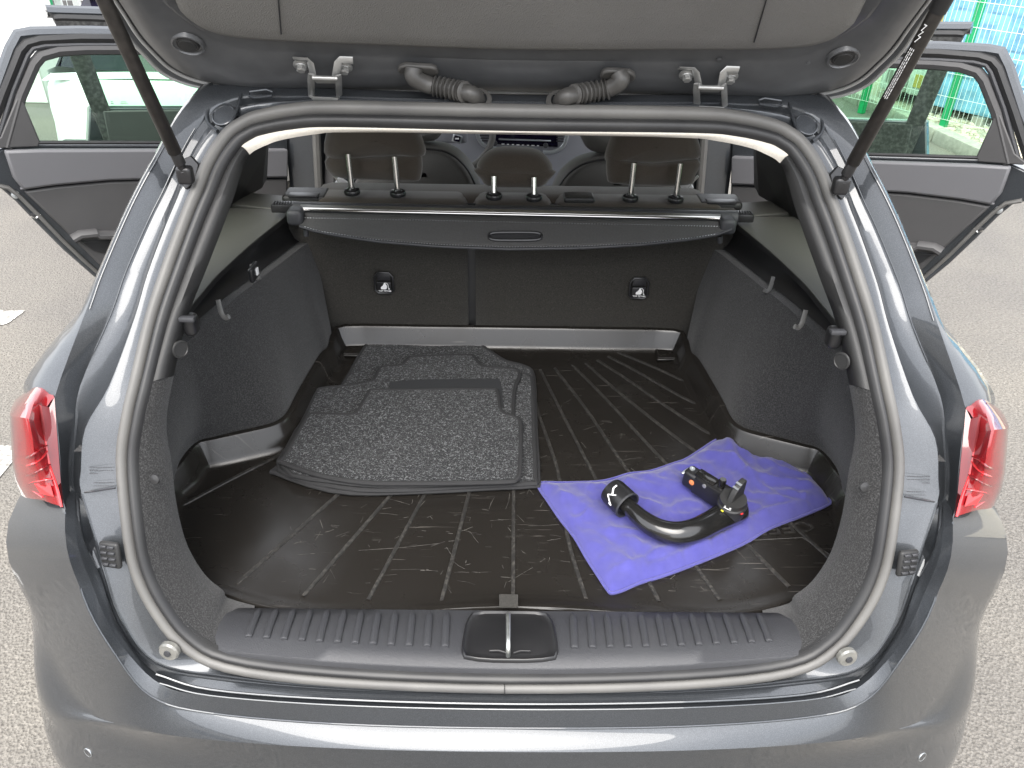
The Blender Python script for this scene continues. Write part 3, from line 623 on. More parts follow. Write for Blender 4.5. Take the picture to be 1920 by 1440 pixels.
# gas struts
for s in (1, -1):
    lo = at(345, 322, y=.335) if s == 1 else at(1579, 342, y=.335)
    hi = at(190, -12, y=.26) if s == 1 else at(1776, -12, y=.26)
    top = hi + (hi - lo) * .25; ax = (hi - lo).normalized()
    j = lo + ax * .035
    st = MB().lathe([(.0,0),(.0095,0),(.0108,.002),(.0108,(hi-lo).length*.86)], j, ax, 24).build('gas_strut', m_stripmetal, car)
    MB().lathe([(.0108,0),(.0122,.002),(.0122,.3),(0,.3)], j + ax * ((hi - lo).length * (.80 if s == -1 else .86)), ax, 24).build('strut_sleeve', m_plas, st)
    MB().lathe([(.0085,0),(.0085,.004),(.0068,.006),(.0068,.014),(.0092,.016),(.0092,.036),(.0075,.04)], j - ax * .036, ax, 20).build('strut_end_joint', m_smooth, st)
    b = lo - ax * .006
    MB().rbox(b, (.026, .02, .03), .006, 3).build('ball_socket', m_smooth, st)
    # bracket plate on the pillar
    pp = [(362,293),(377,310),(372,330),(365,345),(352,357),(340,342),(335,322),(345,300)]
    P = [at(px, py, off=.006) for px, py in pp]; P = [p if s == 1 else mir(p) for p in P]
    MB().prism(P, (0, -.008, .004)).build('strut_bracket', m_smooth, st, bevel=.002)
    if s == -1:
        # white marking on the tube: emblem and lines of small print
        side = (CAM_POS - lo).normalized(); fr = (side - ax * side.dot(ax)).normalized(); tx = ax.cross(fr)
        Lh = (hi - lo).length
        def on(u, w): 
            a = w / .0112; return j + ax * u + (fr * math.cos(a) + tx * math.sin(a)) * .0112
        sgn = 1 if tx.x > 0 else -1
        mk = MB()
        def stroke(pts, r=.0007):
            mk.tube([on(u, sgn * w) for u, w in pts], r, 6)
        u0 = Lh * .66
        stroke([(u0+.026,-.007),(u0+.026,-.003)],.0007); stroke([(u0+.0265,-.003),(u0+.0175,-.007),(u0+.0175,-.003),(u0+.010,-.0075),(u0+.010,-.003)],.0007); stroke([(u0+.010,-.003),(u0+.001,-.0075)],.0007)
        for w in (-.0085, -.0055, -.0025):
            u = u0 - .008
            while u > u0 - .085:
                l = random.uniform(.002, .007); stroke([(u, w), (u - l, w)], .0005); u -= l + .0016
        mk.build('strut_print', m_white, st, weld=False)

# ------------------------------------------------------------------ open doors
def make_door(s, hinge, trail, specs, name, pxshift=(0, 0)):
    """door plane from hinge to trailing edge; outlines measured on the left side and mirrored"""
    d = (trail - hinge); d.z = 0; d.normalize(); nrm = Vector((-d.y, d.x, 0))
    if nrm.y > 0: nrm = -nrm                               # towards the camera side = inner face
    q = (lambda p: p) if s == 1 else mir
    def D(px, py, n=0): return at(px, py, plane=(hinge + nrm * n, nrm))
    return D, nrm, q
hinge, trail = V(-.86, 2.10, 0), V(-1.49, 1.60, 0)
for s in (1, -1):
    D, nr, q = make_door(s, hinge, trail, None, 'rear_door')
    nq = q(nr)
    body = [D(*p) for p in [(33,270),(5,278),(-45,300),(-40,345),(0,352),(30,378),(70,420),(120,470),(180,522),(230,560),(300,600),(540,600),(540,240),(470,240),(460,272)]]
    door = MB().prism([q(p) for p in body], nq * -.055).build('rear_door', m_paint, car, bevel=.006)
    # window frame: outer band, rubber, inner bright edge
    def frame_bar(path, r, m, name, flat=1.0, n=0):
        MB().tube([q(D(px, py, n)) for px, py in path], r, 8, flat=flat).build(name, m, door)
    frame_bar([(-50,275),(-10,180),(22,92),(36,66),(60,63),(150,61),(260,63),(395,66)], .020, m_paint, 'window_frame', n=-.01)
    frame_bar([(-30,275),(5,178),(38,95),(50,82),(75,75),(150,71),(260,72),(395,75)], .016, m_rub2, 'frame_seal', n=.004)
    frame_bar([(-8,275),(25,170),(52,104),(62,91),(85,86),(150,84),(260,84),(395,87)], .008, m_plasg, 'frame_edge', n=.010)
    frame_bar([(12,275),(38,180),(64,120),(78,104),(110,95),(160,92),(260,92),(395,94)], .018, m_doorc, 'frame_trim', n=.004)
    # sail panel behind the glass
    MB().prism([q(D(*p, .008)) for p in [(-20,270),(0,255),(30,182),(43,190),(74,264),(70,274),(-18,277)]], nq * .012).build('sail_panel', m_doorc, door, bevel=.004)
    MB().prism([q(D(*p, -.02)) for p in [(30,268),(40,180),(68,112),(100,94),(395,94),(395,270)]], nq * -.004).build('door_glass', m_glass, door)
    frame_bar([(70,267),(200,267),(395,268)], .006, m_rub2, 'waist_seal', n=.014)
    # door card
    MB().prism([q(D(*p, .002)) for p in [(5,279),(70,277),(535,277),(535,330),(300,332),(200,335),(100,344),(40,352),(22,330)]], nq * .030).build('upper_door_card', m_doorc2, door, bevel=.008)
    MB().prism([q(D(*p, .002)) for p in [(42,356),(100,347),(200,338),(300,335),(535,334),(535,600),(300,596),(230,540),(165,475),(110,420)]], nq * .020).build('lower_door_card', m_doorc, door, bevel=.008)
    MB().tube([q(D(px, py, .024)) for px, py in [(38,354),(100,345),(200,336),(300,333),(395,332)]], .0045, 8).build('card_crease_highlight', m_doorc2, door)  # paler bead paints in the highlight along the card's crease
    ar = [(136,440),(150,432),(180,429),(185,433),(230,432),(330,430),(395,428)]
    MB().tube([q(D(px, py + 8, .03)) for px, py in ar], .026, 10, flat=.6).build('armrest', m_doorc, door)
    MB().prism([q(D(*p, .022)) for p in [(150,452),(395,446),(395,480),(230,482),(175,470)]], nq * .006).build('door_pocket', m_smooth, door, bevel=.004)
    MB().lathe([(.013,0),(.012,.004),(.006,.006),(.005,.012),(0,.012)], q(D(29,365,.002)), nq, 20).build('bump_stop', m_silver, door)
    MB().rbox(q(D(66,403,.002)), (.028,.012,.016), .003, 2).build('latch_slot', m_bark, door)
    MB().tube([q(D(58,405,.010)), q(D(68,409,.012)), q(D(76,402,.010))], .003, 6).build('latch_claw', m_chrome, door)
    MB().lathe([(.005,0),(.005,.002),(0,.002)], q(D(88,418,.002)), nq, 14).build('drain_plug', m_rub2, door)
    edge = [(-20,352),(10,358),(34,376),(66,408),(112,456),(150,492),(184,522)]
    MB().tube([q(D(px + 5, py - 6, .006)) for px, py in edge], .012, 8, flat=.6).build('door_edge_seal', m_seal, door)
    # glass stamp
    if s == 1:
        g0 = D(232,191,-.018)
        st = MB()
        for k, (dx, dz, w) in enumerate(((0,0,.02),(0,-.006,.024),(-.04,0,.008),(-.04,-.006,.01))):
            st.rbox(g0 + Vector((dx, 0, dz)), (w, .0005, .0022), 0)
        st.build('glass_stamp', m_doorc2, door)
# front doors, farther forward
hinge, trail = V(-.87, 3.22, 0), V(-1.80, 2.50, 0)
for s in (1, -1):
    D, nr, q = make_door(s, hinge, trail, None, 'front_door'); nq = q(nr)
    fd = MB().prism([q(D(*p)) for p in [(168,202),(164,300),(210,330),(420,330),(420,202)]], nq * -.05).build('front_door', m_paint, car, bevel=.006)
    def bar(path, r, m, name, n=0, flat=1.0): MB().tube([q(D(px, py, n)) for px, py in path], r, 8, flat=flat).build(name, m, fd)
    bar([(86,21),(110,22),(180,24),(300,30),(420,40)], .024, m_paint, 'window_frame')
    bar([(100,34),(112,33),(180,35),(300,42),(420,50)], .020, m_rub2, 'frame_seal', .008)
    bar([(114,44),(125,42),(180,43),(300,50),(420,58)], .010, m_plasg, 'frame_edge', .014)
    MB().prism([q(D(*p, .004)) for p in [(84,19),(100,36),(128,100),(196,268),(228,268),(166,100),(145,52),(160,46),(420,60),(420,50),(120,36)]], nq * .02).build('pillar_applique', m_felt, fd)
    MB().prism([q(D(*p, .006)) for p in [(190,206),(420,204),(420,330),(215,330)]], nq * .02).build('door_card', m_felt if s == -1 else m_doorc, fd, bevel=.006)
    MB().prism([q(D(*p, -.02)) for p in [(140,50),(420,58),(420,204),(205,204)]], nq * -.004).build('door_glass', m_glass, fd)

# ------------------------------------------------------------------ boot interior
ZF = .622
def vplane(a, b):
    a = Vector((a[0], a[1], 0)); b = Vector((b[0], b[1], 0)); d = (b - a).normalized(); return (a, Vector((-d.y, d.x, 0)))
WPL = vplane((-.56, 1.0), (-.665, .30))
RTpx = [(322,886),(334,864),(350,842),(370,826),(400,819),(455,807),(503,796),(525,786),(540,770),(556,738),(578,700),(600,664),(613,653),(617,640),(622,625)]
RT = [at(px, py, z=.682) for px, py in RTpx]
TLpx = [(285,722),(300,700),(318,680),(338,656),(352,640),(380,614),(410,587),(440,560),(466,540),(490,522),(515,502),(540,483),(560,467),(578,455),(588,448)]
TL = [at(px, py, plane=WPL) for px, py in TLpx]
RT.insert(0, RT[0] + V(-.015, -.20, -.05)); TL.insert(0, TL[0] + V(-.02, -.20, 0))
for s in (1, -1):
    q = (lambda p: p) if s == 1 else mir
    rows = []
    for t in (-.02, .06, .2, .4, .6, .8, .94, 1.0, 1.02):
        r = []
        for a, b in zip(RT, TL):
            p = a.lerp(b, min(max(t, 0), 1)); k = min(max((p.y - .35) / .2, 0), 1)
            p.x += .022 * math.sin(math.pi * min(max(t, 0), 1)) * (1 - .3 * k) * min(max((.98 - p.y) / .2, 0), 1)
            if t < 0: p = a + Vector((0, 0, -.04))
            if t > 1: p = b + Vector((-.03, 0, .0))
            r.append(q(p))
        rows.append(spline(r, 3))
    MB().grid(rows).build('side_lining', m_carpet, car, sharp=60)
    # black channel above the lining with hooks, then the flat shelf under the window
    SLpx = [(338,596),(348,584),(375,552),(400,522),(430,493),(470,457),(510,425),(548,396)]
    SL = [at(px, py, z=1.0) for px, py in SLpx]
    Ts = [TL[int(round(k))] for k in np.linspace(4, 15, 8)]
    rows = [[q(p + Vector((-.022, 0, .004))) for p in Ts], [q(p + Vector((-.034, 0, .012))) for p in Ts], [q(a.lerp(b, .5) + Vector((-.03, 0, 0))) for a, b in zip(Ts, SL)], [q(b + Vector((-.012, 0, -.022))) for b in SL], [q(b + Vector((.006, 0, -.010))) for b in SL], [q(b + Vector((.004, 0, -.001))) for b in SL]]
    MB().grid([spline(r, 2) for r in rows]).build('side_channel', m_smooth, car, sharp=40)
    SLs = spline(SL, 2)
    MB().grid([[q(p + Vector((.004, 0, -.006))) for p in SLs], [q(p + Vector((.002, 0, .001))) for p in SLs], [q(p + Vector((-.004, 0, .003))) for p in SLs], [q(Vector((-.80, p.y * .95 + .06, 1.004))) for p in SLs], [q(Vector((-.84, p.y * .95 + .06, 1.02))) for p in SLs]]).build('side_shelf', m_shelf, car, sharp=50)
    MB().prism([q(V(-.62,1.06,1.003)), q(V(-.595,1.16,1.003)), q(V(-.80,1.20,1.003)), q(V(-.80,1.10,1.003))], (0, 0, -.03)).build('shelf_end', m_shelf, car, bevel=.004)
    # quarter trim panel forward of the window
    cp = MB(); cp.grid([[q(V(x0 - .0, y, z)) for y, x0 in ((1.02, -.775 + (z - 1) * .35), (1.12, -.755 + (z - 1) * .33), (1.24, -.72 + (z - 1) * .25), (1.33, -.73 + (z - 1) * .2))] for z in (1.0, 1.1, 1.2, 1.3, 1.40)])
    cp.build('quarter_trim', m_plas, car, solid=.008)
    MB().tube([q(p) for p in spline([V(-.80,.52,1.03), V(-.79,.8,1.02), V(-.775,1.05,1.01), V(-.735,1.24,1.04)], 4)], .012, 8).build('window_sill_trim', m_plas, car)
    # fabric lower panel behind the channel end and outer wall of the boot
    MB().grid([[q(V(-.80, y, z)) for z in (.5, .8, 1.0)] for y in (.15, .6, 1.1, 1.33)]).build('boot_outer_wall', m_bark, car)
    # hooks
    for px, py in ((412, 578), (474, 508)) if s == 1 else ((1447, 532), (1507, 597)):
        p = at(px, py, plane=(q(V(-.605, .7, 0)), Vector((1 * s, .15, 0)).normalized()))
        hk = [p + Vector((0, 0, .018)), p + Vector((s * .002, -.004, .006)), p + Vector((s * .005, -.008, -.008)), p + Vector((s * .012, -.012, -.014)), p + Vector((s * .020, -.014, -.010))]
        MB().tube(spline(hk, 4), .0050, 8, flat=.7).build('bag_hook', bpy.data.materials.get('hook_plastic') or mat('hook_plastic', (.10, .10, .098), .4, noise=(60, (.12, .12, .118), .4, .7)), car)
    # lashing recess near the pillar
    p = at(358, 608, off=.07) if s == 1 else at(1563, 632, off=.07)
    rc = MB().rbox(p, (.022, .03, .036), .008, 3).build('cover_socket', m_smooth, car)
    MB().rbox(p + Vector((s * .004, -.018, .020)), (.026, .012, .008), .002, 2).build('socket_clip', m_plasg, rc)
    p = at(338, 655, off=.055) if s == 1 else at(1578, 677, off=.055); n = Vector((s * .8, -.5, .1)).normalized()
    MB().lathe([(.016,0),(.015,.002),(.013,.0025),(.012,.001),(0,.001)], p, n, 28).build('trim_plug', m_plas, car)
    p = at(298, 896, off=.03) if s == 1 else at(1613, 910, off=.03); n = S_n(p)
    MB().lathe([(.009,0),(.008,.003),(0,.005)], p + n * .008, n, 20).build('lining_clip', m_rub2, car)
# cargo lamp on the left side panel
p = at(476, 510, plane=(V(-.60, .8, 0), Vector((1, .15, 0)).normalized()))
MB().rbox(p, (.012, .05, .034), .005, 3).build('boot_lamp', m_smooth, car)
MB().rbox(p + Vector((.008, 0, .002)), (.004, .012, .016), .001, 2).build('boot_socket_print', m_white, car)

# seat backs facing the boot
def seatback(x0, x1):
    rows = []
    for t in (0, .3, .7, 1):
        z = .60 + .42 * t; y = 1.025 + .045 * t
        rows.append([V(x, y + .004 * math.sin(x * 9), z) for x in np.linspace(x0, x1, 9)])
    m = MB().grid(rows); return m
sb1 = seatback(-.60, -.119).build('rear_seat_back', m_seatback, car, solid=.04)
sb2 = seatback(-.098, .60).build('rear_seat_back', m_seatback, car, solid=.04)
MB().grid([[V(x, 1.035 + .045 * t, .60 + .42 * t) for x in (-.121, -.096)] for t in (0, 1)]).build('seat_split_strip', m_rub2, car)
for (px, py), sb in (((720, 530), sb1), ((1198, 540), sb2)):
    p = at(px, py, y=1.018); fr = MB()
    hw, hh = .025, .030
    loop = [(-hw, -hh + .008), (-hw + .008, -hh), (hw - .008, -hh), (hw, -hh + .008), (hw, hh - .012), (hw - .010, hh), (-hw + .010, hh), (-hw, hh - .012)]
    fr.tube([p + Vector((a, b * .04 - .002, b)) for a, b in loop], .0035, 8, closed=True)
    f = fr.build('tether_cover', m_smooth, sb)
    MB().rbox(p + Vector((0, .004, .016)), (.038, .006, .022), .002, 2).build('tether_recess', m_bark, f)
    MB().rbox(p + Vector((0, .0, -.012)), (.040, .010, .030), .003, 2).build('tether_flap', m_smooth, f)
    MB().rbox(p + Vector((0, -.006, .004)), (.036, .002, .0016), 0).build('flap_edge', m_plasg, f)
    ic = MB()   # child seat symbol: tilted seat with a hooked strap
    c0 = p + Vector((.002, -.0065, -.008))
    ic.prism([c0 + Vector((a * .0011, 0, b * .0011)) for a, b in [(-9,-8),(2,-8),(5,-6),(6,1),(2,8),(-1,9),(-2,6),(-5,1),(-8,-1),(-10,-4)]], (0, -.0008, 0))
    ic.tube(spline([c0 + Vector((a * .0011, -.0006, b * .0011)) for a, b in [(-1,9),(5,9),(9,4),(9,-4),(12,-7),(9,-8)]], 4), .0009, 6)
    ic.build('child_seat_symbol', m_white, f)
    text_mesh('TOP TETHER', .0062, p + Vector((.002, -.0064, -.0225)), (1, 0, 0), (0, 0, 1), .0003, bold=.0001).build('tether_lettering', m_white, f)

# sill plate of the boot with moulded ribs and the striker
sp = MB(); nx = 41; xs = np.linspace(-.505, .505, nx)
def sill_y0(x): return -.110 + .12 * x * x
def sill_row(t, dz): return [V(x, (sill_y0(x) * (1 - t) + (  .032) * t), .656 + dz - .022 * t * t) for x in xs]
prow = [sill_row(t, dz) for t, dz in ((-.03, -.03), (-.02, -.004), (0, .0), (.2, .004), (.45, .004), (.75, .002), (.97, -.003), (1.0, -.016))]
plate = sp.grid(prow).build('sill_plate', m_plasg, car, sharp=50)
def sill_z(x, t): return .656 - .022 * t * t + .0045
for sx in (-1, 1):
    for k in range(12 if sx < 0 else 12):
        x = sx * (.108 + .0305 * k)
        pts = []
        for t in (.24, .30, .5, .72, .86):
            pts.append(V(x + sx * .006 * t, sill_y0(x) * (1 - t) + .032 * t, sill_z(x, t) + .001))
        MB().tube(spline(pts, 3), [.0052] + [.0064] * 9 + [.0058, .0045, .002], 10, flat=.7, up=Vector((0, 0, 1))).build('sill_rib', m_plasg, plate)
# striker well
def well(a, b, t): return None
wc = [(-.082, .06), (.082, .06), (.072, .86), (-.072, .86)]
def sp_pt(x, t, dz=0): return V(x, sill_y0(x) * (1 - t) + .032 * t, sill_z(x, t) + dz)
ringo = []
for (xa, ta), (xb, tb) in zip(wc, wc[1:] + wc[:1]):
    for k in range(6): ringo.append((xa + (xb - xa) * k / 6, ta + (tb - ta) * k / 6))
def round_ring(sc, dz):
    out = []
    for x, t in ringo:
        u = x / .077; w = (t - .46) / .40; r = max(abs(u), abs(w)); l = (abs(u) ** 5 + abs(w) ** 5) ** .2
        f = sc * r / max(l, 1e-6)
        out.append(sp_pt(x * f, .46 + (t - .46) * f, dz))
    return out
MB().grid([round_ring(1.04, -.002), round_ring(1.03, .004), round_ring(1.0, .005), round_ring(.95, .001), round_ring(.80, -.002 + .004), round_ring(.60, .0035), round_ring(.2, .003), round_ring(.01, .003)], cv=True).build('striker_well', m_smooth, plate, sharp=60)
MB().tube(spline([sp_pt(-.003, .12, .002), sp_pt(-.003, .14, .020), sp_pt(-.003, .30, .027), sp_pt(-.003, .62, .026), sp_pt(-.003, .68, .012)], 5), .0042, 10).build('lock_striker', m_zinc, plate)
for sg in (-1, 1):
    MB().tube([sp_pt(sg * .006, .14, .006), sp_pt(sg * .018, .17, .0065), sp_pt(sg * .034, .17, .0055)], .0022, 8).build('striker_base', m_smooth, plate)
MB().rbox((-.002, .040, .644), (.034, .03, .004), .001, 1).build('floor_strap', m_seatback, car)
MB().grid([[V(x, y, .61) for x in (-.7, 0, .7)] for y in (.0, .1, .5, 1.1)]).build('boot_floor', m_carpet, car)
MB().rbox((0, .0, .55), (1.0, .16, .12), .02).build('sill_core', m_bark, car)

# rear bench tops, belt guides
def cushion(x0, x1, name='seat_bolster', z=.988, y=1.115):
    c = ((x0 + x1) / 2, y, z); return MB().rbox(c, (x1 - x0, .11, .085), .03, 4).build(name, m_seat, car)
cushion(-.53, -.118); cushion(-.106, .112); cushion(.114, .575)
for px in (576, 1345):
    p = at(px, 372 if px < 900 else 384, y=1.12)
    MB().rbox((p.x, 1.12, 1.020), (.12, .08, .024), .010, 3).build('belt_guide', m_plas, car); MB().rbox((p.x, 1.09, 1.032), (.08, .03, .006), .002, 2).build('guide_slot', m_bark, car)
p = at(1085, 371, y=1.10); MB().rbox(p, (.082, .05, .018), .006, 3).build('belt_holder', m_plas, car)
# bench cushion and front of backs
MB().rbox((0, 1.5, .52), (1.2, .5, .22), .06, 4).build('rear_bench', m_seat, car)
MB().rbox((0, 1.17, .80), (1.1, .14, .46), .04, 3).build('rear_bench', m_seat, car)

# headrests
def headrest(poly_top, poly_low, posts, y, name='rear_headrest', depth=.10):
    T = [at(px, py, y=y) for px, py in poly_top]; Lw = [at(px, py, y=y - .015) for px, py in poly_low]
    def pillow(P, dep, infl):
        Ps = spline(P, 3, closed=True); c = sum(Ps, Vector()) / len(Ps); rows = []
        for a in np.linspace(-math.pi / 2, math.pi / 2, 9):
            k = math.cos(a) ** .45; rows.append([c.lerp(p, k if k > .02 else .02) + Vector((0, math.sin(a) * dep, 0)) for p in Ps])
        return MB().grid(rows, cv=True)
    h = pillow(T, depth * .5, 0).build(name, m_seat, car, sharp=80)
    pillow(Lw, depth * .34, 0).build('lower_pad', m_seat, h, sharp=80)
    for a, b in posts:
        pa, pb = at(*a, y=y - .065), at(*b, y=y - .075)
        MB().tube([pa, pb], .0080, 16).build('headrest_post', m_chrome, h)
        MB().lathe([(.021,-.003),(.022,.003),(.020,.008),(.012,.010),(.010,.013),(.0075,.013)], pb + Vector((0, 0, -.004)), (0, -.05, 1), 28).build('post_collar', m_smooth, h)
headrest([(616,296),(612,250),(640,205),(700,198),(770,215),(792,258),(797,290),(760,290),(700,292)], [(616,292),(700,290),(780,286),(792,300),(790,330),(778,338),(700,335),(622,328)], [((652,288),(660,358)), ((739,293),(746,361))], 1.16)
headrest([(894,312),(905,292),(930,278),(975,277),(1010,283),(1030,300),(1036,318),(1020,328),(965,334),(910,326)], [(897,312),(1033,316),(1030,336),(1014,348),(965,349),(915,347),(902,335)], [((926,330),(926,366)), ((1001,332),(1001,369))], 1.15, depth=.09)
headrest([(1134,300),(1142,262),(1165,215),(1230,205),(1290,222),(1310,265),(1313,292),(1290,297),(1220,304),(1160,300)], [(1137,294),(1150,290),(1220,302),(1308,296),(1304,330),(1290,345),(1210,346),(1150,342),(1138,335)], [((1189,305),(1182,370)), ((1276,306),(1267,372))], 1.16)

# front seats
def front_seat(px_out, y, hr, label):
    P = spline([at(px, py, y=y) for px, py in px_out], 4); c = sum(P, Vector()) / len(P); rows = []
    for a in np.linspace(-math.pi / 2, math.pi / 2, 9):
        k = math.cos(a) ** .3; rows.append([c.lerp(p, max(k, .05)) + Vector((0, math.sin(a) * .07, 0)) for p in P])
    st = MB().grid(rows, cv=True).build('front_seat', m_seat2, car, sharp=80)
    Ps = [p + Vector((0, -.062, 0)) for p in P]; Ps = [c.lerp(p, .93) + Vector((0, -.0655, 0)) for p in P]
    MB().tube(Ps, .004, 6, closed=True).build('seat_piping', m_rub2, st)
    H = spline([at(px, py, y=y) for px, py in hr], 3, closed=True); ch = sum(H, Vector()) / len(H)
    MB().grid([[ch.lerp(p, max(math.cos(a) ** .45, .05)) + Vector((0, math.sin(a) * .05, 0)) for p in H] for a in np.linspace(-math.pi / 2, math.pi / 2, 7)], cv=True).build('front_headrest', m_seat2, st, sharp=80)
    return st
front_seat([(640,420),(660,330),(700,290),(745,270),(800,266),(842,272),(872,292),(892,320),(903,355),(910,420)], 1.80, [(745,235),(800,232),(830,240),(822,258),(800,262),(760,262)], '')
front_seat([(1018,430),(1028,370),(1045,328),(1072,302),(1105,289),(1150,285),(1230,290),(1275,312),(1300,350),(1310,430)], 1.80, [(1093,230),(1094,268),(1112,282),(1140,284),(1200,284),(1215,230)], '')
MB().rbox((-.42, 2.05, .45), (.5, .5, .2), .05, 3).build('front_seat_cushion', m_seat2, car); MB().rbox((.42, 2.05, .45), (.5, .5, .2), .05, 3).build('front_seat_cushion', m_seat2, car)

# dashboard, screen, vents, steering wheel, gear lever
dash = MB().rbox((0, 2.75, .62), (1.5, .30, .52), .06, 4).build('dashboard', m_dash, car)
YD = 2.58
MB().prism([at(px, py, y=YD) for px, py in [(925,240),(1046,243),(1046,276),(925,270)]], (0, .02, 0)).build('centre_screen', m_screen, dash, bevel=.002)
MB().rbox(at(984, 262.5, y=YD - .006), (.235, .006, .006), .002, 2, Matrix.Rotation(.015, 3, 'Y')).build('screen_bar', m_silver, dash)
MB().tube(spline([at(px, py, y=YD - .004) for px, py in [(893,240),(897,258),(905,270),(920,277),(945,281)]], 4), .009, 8, flat=.6).build('vent_surround', m_silver, dash)
MB().tube(spline([at(px, py, y=YD - .004) for px, py in [(1066,244),(1060,266),(1052,278),(1036,285),(1018,285)]], 4), .009, 8, flat=.6).build('vent_surround', m_silver, dash)
for (xa, xb, ya) in ((898, 922, 249), (1042, 1058, 250)):
    for k in range(4):
        MB().rbox(at((xa + xb) / 2, ya + 5 * k, y=YD - .002), ((xb - xa) * .0021, .01, .004), .001, 1).build('vent_vane', m_bark, dash)
for px, py in ((928, 268), (1023, 272)): MB().lathe([(.011,0),(.011,.012),(.009,.014),(0,.014)], at(px, py, y=YD - .001), (0, -1, 0), 20).build('control_knob', m_plasg, dash)
for k in range(8): MB().rbox(at(943 + 9.4 * k, 270.2 + .45 * k, y=YD - .004), (.010 if k % 3 else .014, .004, .0032), .001, 1).build('key_print', m_white, dash)
cw = at(845, 243, y=2.30); wh = [cw + Vector((.175 * math.cos(a), .05 * math.sin(a), .16 * math.sin(a))) for a in np.linspace(0, 2 * math.pi, 32, endpoint=False)]
sw = MB().tube(wh, .014, 10, closed=True).build('steering_wheel', m_seat2, car)
MB().rbox(cw + Vector((.0, .02, -.01)), (.14, .04, .10), .02, 3).build('wheel_hub', m_dash, sw)
MB().rbox(at(857, 260, y=2.29), (.040, .01, .034), .008, 2, Matrix.Rotation(.25, 3, 'Y')).build('spoke_switch', m_silver, sw); MB().rbox(at(857, 260, y=2.283), (.028, .01, .024), .006, 2, Matrix.Rotation(.25, 3, 'Y')).build('spoke_buttons', m_screen, sw)
MB().rbox(at(857, 260, y=2.276), (.016, .003, .006), .001, 1).build('button_print', m_white, sw)
MB().rbox((0, 2.15, .42), (.22, .9, .24), .03, 3).build('centre_console', m_dash, car)
p = at(964, 356, y=1.95); g_ = MB().lathe([(.008,-.14),(.009,-.03),(.02,-.018),(.023,0),(.018,.016),(0,.02)], p, (0, -.3, 1), 20).build('gear_knob', m_silver, car)
for a, b in (((690, 272), (640, 360)),): pass
for px, py, sg in ((640, 343, 1), (1288, 350, -1)):      # belt tongues hanging by the pillars
    p = at(px, py, y=1.45); bt = MB().tube([p + Vector((-sg * .03, 0, .035)), p + Vector((-sg * .012, 0, .012)), p + Vector((sg * .012, -.004, -.022)), p + Vector((sg * .02, -.004, -.05))], .007, 8, flat=.5).build('belt_tongue', m_zinc, car)
    MB().rbox(p, (.034, .014, .03), .005, 2, Matrix.Rotation(.6 * sg, 3, 'Y')).build('tongue_grip', m_white, bt)

# ------------------------------------------------------------------ cargo cover: a roller cassette that lifts out
cc = empty('cargo_cover', (0, .95, 1.0), 'black roller cargo cover with silver strip across the boot behind the rear seats', 'cargo cover')
ca, cb = at(552, 393, y=.985), at(1380, 410, y=.985)
MB().tube([ca, cb], .020, 20).build('cassette', m_plasg, cc)
u = (cb - ca).normalized()
s0, s1 = at(562, 391.5, y=.965), at(1352, 408.5, y=.965)
MB().prism([s0 + V(0,.012,.008), s1 + V(0,.012,.008), s1 + V(0,-.004,.004), s0 + V(0,-.004,.004)], (0, 0, -.006)).build('aluminium_strip', m_alu, cc, bevel=.0015)
MB().tube([s0 + V(0,-.006,-.001), s1 + V(0,-.006,-.001)], .0032, 10).build('bright_edge', m_chrome, cc)
topx = np.linspace(562, 1372, 28)
def topy(x): return 399 + (x - 562) / (1372 - 562) * 17
bpx = [(562,424),(600,436),(700,452),(820,462),(955,467),(1090,465),(1200,459),(1300,448),(1345,440),(1372,430)]
bx_ = [b[0] for b in bpx]; by_ = [b[1] for b in bpx]
def flap(t, x, n=0):
    yt = topy(x); yb = float(np.interp(x, bx_, by_)); k = 1 - ((x - 967) / 405) ** 2
    return at(x, yt + (yb - yt) * t, y=.955 - .06 * t * (.4 + .6 * max(k, 0)) - n)
MB().grid([[flap(t, x) for x in topx] for t in np.linspace(0, 1, 7)]).build('pull_flap', mat('cover_fabric', (.044, .043, .042), .75, bump=('noise', 900, .4, .001), noise=(300, (.058, .057, .056), .4, .7)), cc, solid=.006)
MB().tube([flap(1, x) for x in topx], .0042, 8).build('flap_piping', m_plasg, cc)
st = MB()
for t0 in (.24, .90):
    xs_ = np.linspace(570, 1364, 150)
    for a, b in zip(xs_[:-1], xs_[1:]):
        tt = t0 if t0 < .5 else .93
        if t0 < .5:
            hgt = float(np.interp(a, bx_, by_)) - topy(a); tt = min(.92, 9 / max(hgt, 1))
        st.tube([flap(tt, a + .6, .0036), flap(tt, a + (b - a) * .62, .0036)], .00065, 4)
s_ = st.build('flap_stitching', m_silver, cc, weld=False); s_['kind'] = 'stuff'
hp = []
for a in np.linspace(0, 2 * math.pi, 24, endpoint=False):
    x = 966 + 49 * np.sign(math.cos(a)) * abs(math.cos(a)) ** .45; y = 443 + 7.5 * np.sign(math.sin(a)) * abs(math.sin(a)) ** .6; hp.append((x, y))
def fl_pt(x, y, n=0): yt = topy(x); yb = float(np.interp(x, bx_, by_)); return flap((y - yt) / (yb - yt), x, n)
hd = MB().tube([fl_pt(x, y, .004) for x, y in hp], .0042, 8, closed=True).build('flap_handle', m_smooth, cc)
MB().prism([fl_pt(966 + (x - 966) * .93, 443 + (y - 443) * .8, .0035) for x, y in hp], (0, -.0012, 0)).build('handle_recess', m_bark, hd)
for px, py in ((556, 404), (1362, 421)):
    p = at(px, py, y=.955); e = MB().rbox(p, (.042, .05, .040), .010, 3).build('end_cap', m_plasg, cc)
